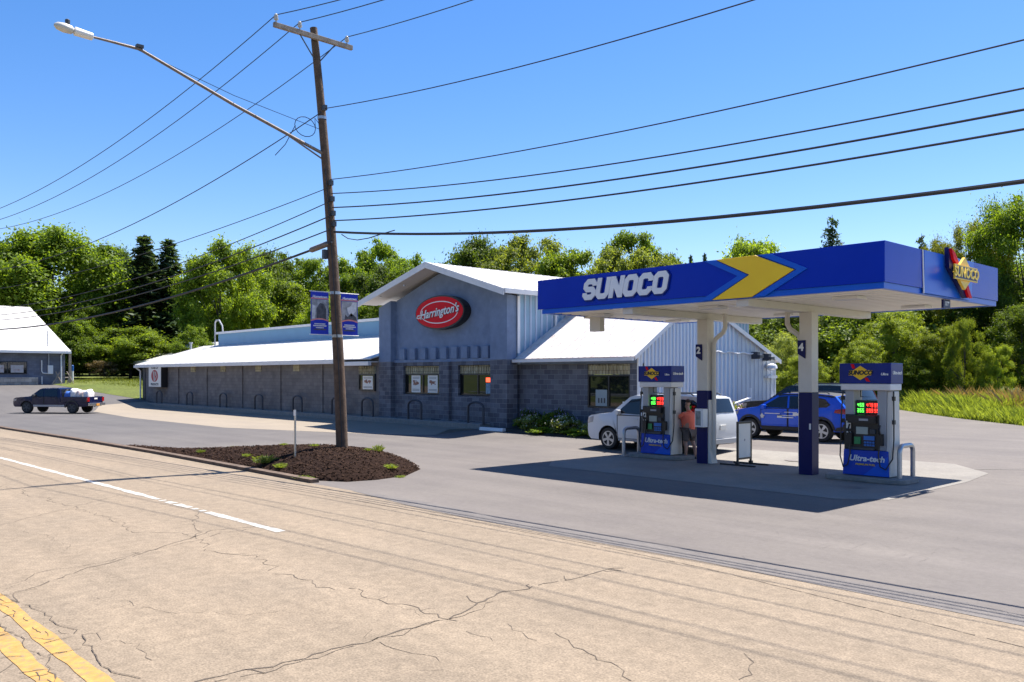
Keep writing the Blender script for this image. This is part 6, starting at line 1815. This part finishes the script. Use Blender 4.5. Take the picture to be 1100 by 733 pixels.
T = [
 # left group
 ('maple', 58, 250, 100, 72, "huge lumpy green maple towering behind the left building"),
 ('dark', 2, 262, 112, 34, "dark tree at the far left edge behind the white roof"),
 ('mid', 96, 330, 96, 16, "lower green tree at the right flank of the huge maple"),
 ('spruce', 109, 262, 112, 17, "slim dark spruce between the huge maple and the spruce pair"),
 ('dark', 132, 270, 128, 14, "dark round tree left of the tall spruce pair"),
 ('spruce', 155, 252, 100, 27, "taller left one of the two big spruces behind the long wing"),
 ('spruce', 181, 256, 102, 25, "right one of the two big spruces behind the long wing"),
 ('maple_b', 237, 262, 95, 46, "big bright yellow-green maple rising over the long wing roof"),
 ('dark', 286, 272, 124, 18, "dark tree just right of the big bright maple"),
 ('airy', 319, 274, 128, 14, "thin airy tree with sky between its branches"),
 ('bright', 300, 304, 104, 34, "low bright tree above the roof between maple and pole"),
 ('mid', 346, 281, 118, 22, "mid green tree just left of the utility pole"),
 ('bright', 352, 318, 100, 26, "bright low tree directly behind the two banners"),
 ('mid', 399, 263, 124, 17, "tall loose tree just right of the utility pole"),
 ('dark', 414, 288, 112, 18, "dark tree behind the left end of the gable roof"),
 ('mid', 438, 277, 116, 26, "round tree peeking above the gable's left slope"),
 ('bright', 400, 320, 98, 20, "bright low tree touching the gable's left wall"),
 ('mid', 488, 284, 112, 16, "small green tree top just right of the gable ridge"),
 ('dark', 516, 258, 104, 14, "dark upright tree above the gable's right slope"),
 ('olive', 560, 255, 98, 28, "tall loose olive tree with airy crown right of the gable"),
 ('bright', 616, 272, 92, 24, "yellow-green tree left of the canopy lettering"),
 ('olive', 660, 268, 90, 28, "olive tree right above the S of the canopy lettering"),
 ('mid', 683, 254, 96, 22, "taller green tree above the middle of the canopy lettering"),
 ('olive', 712, 280, 90, 22, "low olive tree above the end of the canopy lettering"),
 ('spruce', 742, 273, 118, 7, "tiny left spruce tip over the canopy edge"),
 ('spruce', 757, 271, 118, 7, "tiny right spruce tip over the canopy edge"),
 ('bright', 808, 262, 72, 34, "bright tree top rising above the yellow chevron"),
 ('pine', 894, 231, 84, 21, "lone dark pine standing above the canopy roof"),
 ('pine', 990, 251, 88, 15, "smaller dark pine top above the canopy's right corner"),
 # right side wood
 ('near_olive', 1012, 258, 60, 28, "olive tree behind the emblem end of the canopy"),
 ('near_olive', 1050, 240, 62, 32, "tall olive tree right of the canopy end"),
 ('near_mid', 1100, 214, 58, 58, "tallest broad tree at the right edge of the photo"),
 ('near_dark', 1070, 300, 58, 44, "deep green tree under the right end of the canopy"),
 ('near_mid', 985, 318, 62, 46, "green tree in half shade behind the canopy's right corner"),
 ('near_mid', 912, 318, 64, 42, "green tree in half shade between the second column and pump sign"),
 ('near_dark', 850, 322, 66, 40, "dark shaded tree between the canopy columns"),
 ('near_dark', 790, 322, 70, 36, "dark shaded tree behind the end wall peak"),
 ('near_bright', 960, 335, 55, 36, "bright leafy tree right above the nearest pump sign"),
 ('near_mid', 1098, 330, 53, 40, "green leafy tree at right edge above tall grass"),
 ('near_bright', 1010, 352, 53, 26, "light leafy tree behind the tall grass right of the pump"),
]
for a in T: tree(*a)
Bsh = [
 ('bright', 140, 353, 88, 44, "large bright bush between the left building and long wing"),
 ('maple', 78, 345, 86, 30, "skirt of green bushes below the huge maple"),
 ('brown', 112, 388, 84, 15, "low brownish shrub on the lawn edge"),
 ('mid', 205, 352, 86, 20, "round bush over the left end of the long roof"),
 ('pale', 836, 360, 54, 26, "pale dense shrub left of the second column"),
 ('near_bright', 866, 384, 51, 22, "bright shrub just behind the second column"),
 ('near_bright', 832, 398, 52, 22, "green shrub right of the grey end wall"),
 ('near_bright', 1036, 345, 50, 20, "upright bright shrub near the right edge"),
 ('near_mid', 990, 385, 53, 24, "dense low shrub directly behind the tall grass"),
 ('near_bright', 925, 366, 53, 26, "sunlit shrub behind the near pump sign"),
 ('near_bright', 1072, 372, 49, 17, "small bright shrub by the right edge of the wood"),
]
for k_, px, tp_, d, hw_, lab in Bsh:
    tree(k_, px, tp_, d, hw_, lab, cat="bush", group="bushes at the wood's edge", name="bush")
# far-off wood closing the horizon
rng = np.random.default_rng(77)
Pw, Nw = [], []
def wood(cx, cy, rad, H, n, z0):
    P, N, c = crown_pts(rng, n, 30, (.14, .28))
    P[:, :2] *= rad; P[:, 2] = z0 + P[:, 2] * H
    P[:, 0] += cx; P[:, 1] += cy
    Pw.append(P); Nw.append(N)
def wood_row(p0, p1, d0, topv, step, n):
    px = p0
    while px < p1:
        d = d0 * rng.uniform(.95, 1.15); x, y = world_at((px - 550) / 913 * d, d)
        z0 = hgt(x, y); zt_ = 2.5 + (404 - (topv + rng.uniform(-6, 12))) / 913 * d
        wood(x, y, rng.uniform(5, 7.5), max(4, zt_ - z0), n, z0)
        px += step
wood_row(-500, 1000, 135, 296, 36, 5200)
wood_row(-420, 420, 118, 325, 40, 4500)
P = np.concatenate(Pw); N = np.concatenate(Nw)
me = mesh_quads("far_wood", leaf_arrays(P, N, .45, rng), [L_bright])
o = bpy.data.objects.new("far_wood", me); COL.objects.link(o); tag(o, "continuous far wood closing the horizon behind the store", "wood", None, "stuff")
# near wood behind the tall grass, dark mass that fills the gaps, and trees across the road that the glass reflects
Pw, Nw = [], []
px = 770
while px < 1500:
    d = rng.uniform(59, 69); x, y = world_at((px - 550) / 913 * d, d)
    wood(x, y, rng.uniform(3.6, 5.0), rng.uniform(6.5, 9.5) * (1 if px < 1010 else 1.25), 13000, hgt(x, y)); px += 42
P = np.concatenate(Pw); N = np.concatenate(Nw)
me = mesh_quads("wood_understorey", leaf_arrays(P, N, .18, rng), [leaf_mat("leaf_understorey", (.115, .170, .024), .48, .5)])
o = bpy.data.objects.new("wood_understorey", me); COL.objects.link(o); tag(o, "dense dark understorey behind the tall grass on the right", "wood", None, "stuff")
Pw, Nw = [], []
for k in range(16):
    x = -75 + k * 7 + rng.uniform(-2, 2); wood(x, -24 + rng.uniform(-4, 2), 5, rng.uniform(8, 13), 2600, 0)
P = np.concatenate(Pw); N = np.concatenate(Nw)
me = mesh_quads("roadside_wood", leaf_arrays(P, N, .5, rng), [L_dark])
o = bpy.data.objects.new("roadside_wood", me); COL.objects.link(o); tag(o, "green wood on the other side of the road, mirrored in the windows", "wood", None, "stuff")
gr = thing("guard_rail", "pale steel guard rail across the road, mirrored in the windows", "guard rail", (-30, -11.5, 0))
b = MB(); b.prism([(.0, .5), (.06, .55), (.0, .62), (.06, .7), (.0, .78), (.02, .78), (.09, .7), (.03, .62), (.09, .55), (.02, .5)], lambda a, c, t: (t, a, c), -45, 45); b.build("rail", M['steel'], gr)
for k in range(23):
    b = MB(); b.box(-44 + k * 4 - .07, -44 + k * 4 + .07, -.16, -.003, 0, .76); b.build("post", M['steel'], gr)

# tall grass at the lot's far edge
rng = np.random.default_rng(5)
Pg = []
def grass_strip(p0, p1, depth, n, h0, h1, seed):
    r = np.random.default_rng(seed)
    a = np.array(p0); b_ = np.array(p1); dv = b_ - a; nv_ = np.array([-dv[1], dv[0]]); nv_ = nv_ / np.linalg.norm(nv_)
    if nv_[1] < 0: nv_ = -nv_
    t = r.random(n); u = r.random(n)
    base = a + dv * t[:, None] + nv_ * (u * depth)[:, None]
    out = []
    tuft = .78 + .24 * np.sin(base[:, 0] * 1.7 + 2 * np.sin(base[:, 1] * 1.3))
    for i in range(n):
        x, y = base[i]; z = hgt(x, y) - .02
        hh = r.uniform(h0, h1) * (.45 + .75 * min(1, u[i] * 3)) * tuft[i]; an = r.uniform(0, 6.28); w = r.uniform(.008, .022)
        le = r.normal(size=2) * .22 * hh
        dx, dy = math.cos(an) * w, math.sin(an) * w
        out += [(x - dx, y - dy, z), (x + dx, y + dy, z), (x + le[0] + dx * .6, y + le[1] + dy * .6, z + hh * .7), (x + le[0] * 1.7 - dx * .3, y + le[1] * 1.7 - dy * .3, z + hh)]
    return out
vg = grass_strip((-4, 32.7), (-12.3, 41.4), 4.5, 24000, .5, 1.05, 1) + grass_strip((-12.3, 41.4), (-18.6, 47.8), 4.5, 22000, .5, 1.05, 2) + grass_strip((-18.6, 47.8), (-28, 58.2), 4.5, 18000, .5, 1.05, 3)
me = mesh_quads("tall_grass", np.array(vg), [leaf_mat("tall_grass_leaf", (.19, .25, .05), .45, .35)])
o = bpy.data.objects.new("tall_grass", me); COL.objects.link(o); tag(o, "tall yellow-green grass along the far edge of the lot", "grass", None, "stuff")
vg = grass_strip((-5, 35.5), (-15.4, 46.8), 2.2, 2600, 1.0, 1.35, 7) + grass_strip((-15.4, 46.8), (-24, 56), 2.2, 1800, 1.0, 1.35, 8)
me = mesh_quads("dry_seedheads", np.array(vg), [leaf_mat("dry_seed", (.26, .18, .095), .3, .3)])
o = bpy.data.objects.new("dry_seedheads", me); COL.objects.link(o); tag(o, "dry brown seed heads standing above the tall grass", "grass", None, "stuff")
lv = []
for (a, c, dp, n, sd_) in (((-73, 29.6), (-66, 30.2), 12, 5000, 21), ((-86, 22), (-76, 27.6), 7, 5000, 22)):
    lv += grass_strip(a, c, dp, n, .12, .3, sd_)
me = mesh_quads("lawn_blades", np.array(lv), [leaf_mat("lawn_leaf", (.16, .20, .035), .4, .3)])
o = bpy.data.objects.new("lawn_blades", me); COL.objects.link(o); tag(o, "short sunlit grass between the two buildings", "grass", None, "stuff")

# flower bed before the right wing
def bush_mesh(seed, n, leaf, m_leaf, m_fl=None, nf=0, fs=.03):
    r = np.random.default_rng(seed); P, N, c = crown_pts(r, n, 22, (.2, .38), 'dome')
    V = leaf_arrays(P, N, leaf, r); mi = [0] * n
    if nf:
        q = r.choice(n, nf); Pf = P[q] + N[q] * .06; Pf[:, 2] += .03
        V = np.concatenate([V, leaf_arrays(Pf, N[q], fs, r, 1.1)]); mi += [1] * nf
    return mesh_quads("foliage", V, [m_leaf] + ([m_fl] if m_fl else []), np.array(mi, dtype=np.int32))
fl_p = mat("lilac_petal", (.42, .34, .60), .6); fl_w = mat("white_petal", (.72, .72, .62), .6); fl_k = mat("pink_petal", (.72, .52, .56), .6)
BM = {'lilac': bush_mesh(1, 1500, .11, L_dark, fl_p, 260, .08), 'white': bush_mesh(2, 1800, .12, L_pale, fl_w, 420, .08), 'green': bush_mesh(3, 1800, .12, L_mid), 'pink': bush_mesh(4, 2200, .09, L_pale, fl_k, 1100, .08), 'low': bush_mesh(5, 1500, .14, L_bright)}
def shrub(kind, px, py, Y, sx, sz, lab):
    x = onY(px, py, Y)[0]
    t = thing("flowering_shrub" if kind != 'green' and kind != 'low' else "garden_shrub", lab, "shrub", (x, Y, hgt(x, Y)), rc.uniform(0, 6), "shrubs in the flower bed")
    o = bpy.data.objects.new("foliage", BM[kind]); COL.objects.link(o); o.parent = t
    t.scale = (sx, sx, sz * .85)
for a in [('lilac', 572, 450, 25.1, .45, 1.15, "tall lilac flowers beside the white downspout"), ('white', 570, 455, 24.7, .50, .75, "white-leaved plant left in the flower bed"),
          ('green', 590, 455, 25.0, .55, .95, "dark green shrub in the middle of the flower bed"), ('lilac', 598, 445, 25.2, .5, 1.2, "lilac flowers behind the middle of the flower bed"),
          ('white', 606, 456, 24.5, .60, .80, "broad white-leaved plant in the middle of the flower bed"), ('low', 620, 465, 24.2, .55, .35, "low green plant at the front of the flower bed"),
          ('lilac', 614, 448, 25.1, .35, 1.0, "small lilac clump right of the middle of the bed"), ('low', 585, 464, 24.2, .5, .35, "low green plant at the left front of the flower bed"), ('white', 634, 458, 24.6, .45, .55, "small white-leaved plant by the front of the white car"), ('low', 640, 466, 24.3, .5, .4, "low green plant beside the white car's nose"), ('green', 652, 455, 25.0, .5, .7, "green shrub half hidden behind the white car"),
          ('green', 560, 452, 25.1, .35, .6, "small dark shrub at the left end of the flower bed")]:
    shrub(*a)
bed_ = sheet("flower_bed", [(-27.9, 25.4), (-27.6, 24.3), (-24.9, 23.75), (-20.9, 23.75), (-19.6, 24.4), (-19.6, 36.0), (-20.55, 36.0), (-20.55, 25.55), (-27.2, 25.55)], .03, M['soil'])
for px, Y, lab in ((787, 29.4, "pink and white flowers at the foot of the grey end wall"), (794, 30.6, "pink flowers left of the black SUV's nose"), (779, 28.2, "pale flowers right of the white car's tail")):
    x = -19.75
    t = thing("flowering_shrub", lab, "shrub", (x, Y, hgt(x, Y)), rc.uniform(0, 6), "shrubs in the flower bed"); o = bpy.data.objects.new("foliage", BM['pink']); COL.objects.link(o); o.parent = t; t.scale = (.75, .75, 1.15)

# weeds in the mulch and along the kerb
rw = np.random.default_rng(31); Vw = []
for i in range(170):
    an = rw.uniform(0, 6.28); rr = rw.random() ** .6 * .8; x, y = rr * math.cos(an), rr * math.sin(an)
    hh = rw.uniform(.35, 1.1) * (1.15 - rr * .6); w = rw.uniform(.02, .06); lx_, ly_ = x * .5 + rw.normal() * .25, y * .5 + rw.normal() * .25
    t2 = rw.uniform(0, 6.28); dx, dy = math.cos(t2) * w, math.sin(t2) * w
    Vw += [(x - dx * .5, y - dy * .5, 0), (x + dx * .5, y + dy * .5, 0), (x + lx_ * .6 + dx, y + ly_ * .6 + dy, hh * .75), (x + lx_ - dx * .2, y + ly_ - dy * .2, hh)]
Pq = np.array([(rw.normal() * .4, rw.normal() * .4, rw.uniform(.1, .75)) for _ in range(90)]); Nq = rw.normal(size=(90, 3)) * .5; Nq[:, 2] += 1; Nq /= np.linalg.norm(Nq, axis=1, keepdims=True)
wm = mesh_quads("leaves", np.concatenate([np.array(Vw), leaf_arrays(Pq, Nq, .20, rw)]), [leaf_mat("weed_leaf", (.16, .21, .045), .45, .35)])
weeds = [(284, 505, .34, .30, "largest clump of weeds at the kerb's end of the mulch"), (302, 509, .22, .18, "small weeds right of the largest weed clump"), (328, 516, .28, .16, "weeds at the front corner of the mulch"), (406, 501, .18, .28, "upright weed near the right tip of the mulch"), (420, 512, .2, .16, "weeds at the right edge of the mulch"), (250, 484, .24, .22, "weed tuft on the back of the mulch"), (216, 492, .16, .14, "weeds by the kerb near the lamp shadow"), (338, 499, .16, .1, "tiny weeds below the marker stake"), (305, 495, .14, .1, "tiny weeds left of the marker stake"), (395, 503, .12, .12, "tiny weed in the right part of the mulch"), (265, 500, .14, .12, "tiny weeds left of the largest clump"), (430, 513, .16, .08, "flat weeds at the very tip of the mulch"), (98, 476, .14, .1, "weeds along the road kerb at left"), (125, 481, .12, .1, "weeds on the kerb just left of the mulch")]
for px, py, sx, sz, lab in weeds:
    p = ground(px, py); x, y = p[0], max(p[1], 10.25)
    if inside(x, y, mu_out):
        for _ in range(6):
            z = mz(x, y); r_ = ray(px, py); d = (z - 2.5) / r_[2]; x, y = r_[0] * d, max(r_[1] * d, 10.25)
    t = thing("weed", lab, "weed", (x, y, max(0, mz(x, y)) + .01 if inside(x, y, mu_out) else .0), rc.uniform(0, 6), "weeds in the mulch and kerb")
    o = bpy.data.objects.new("leaves", wm); COL.objects.link(o); o.parent = t; t.scale = (sx * .8, sx * .8, sz * .75)
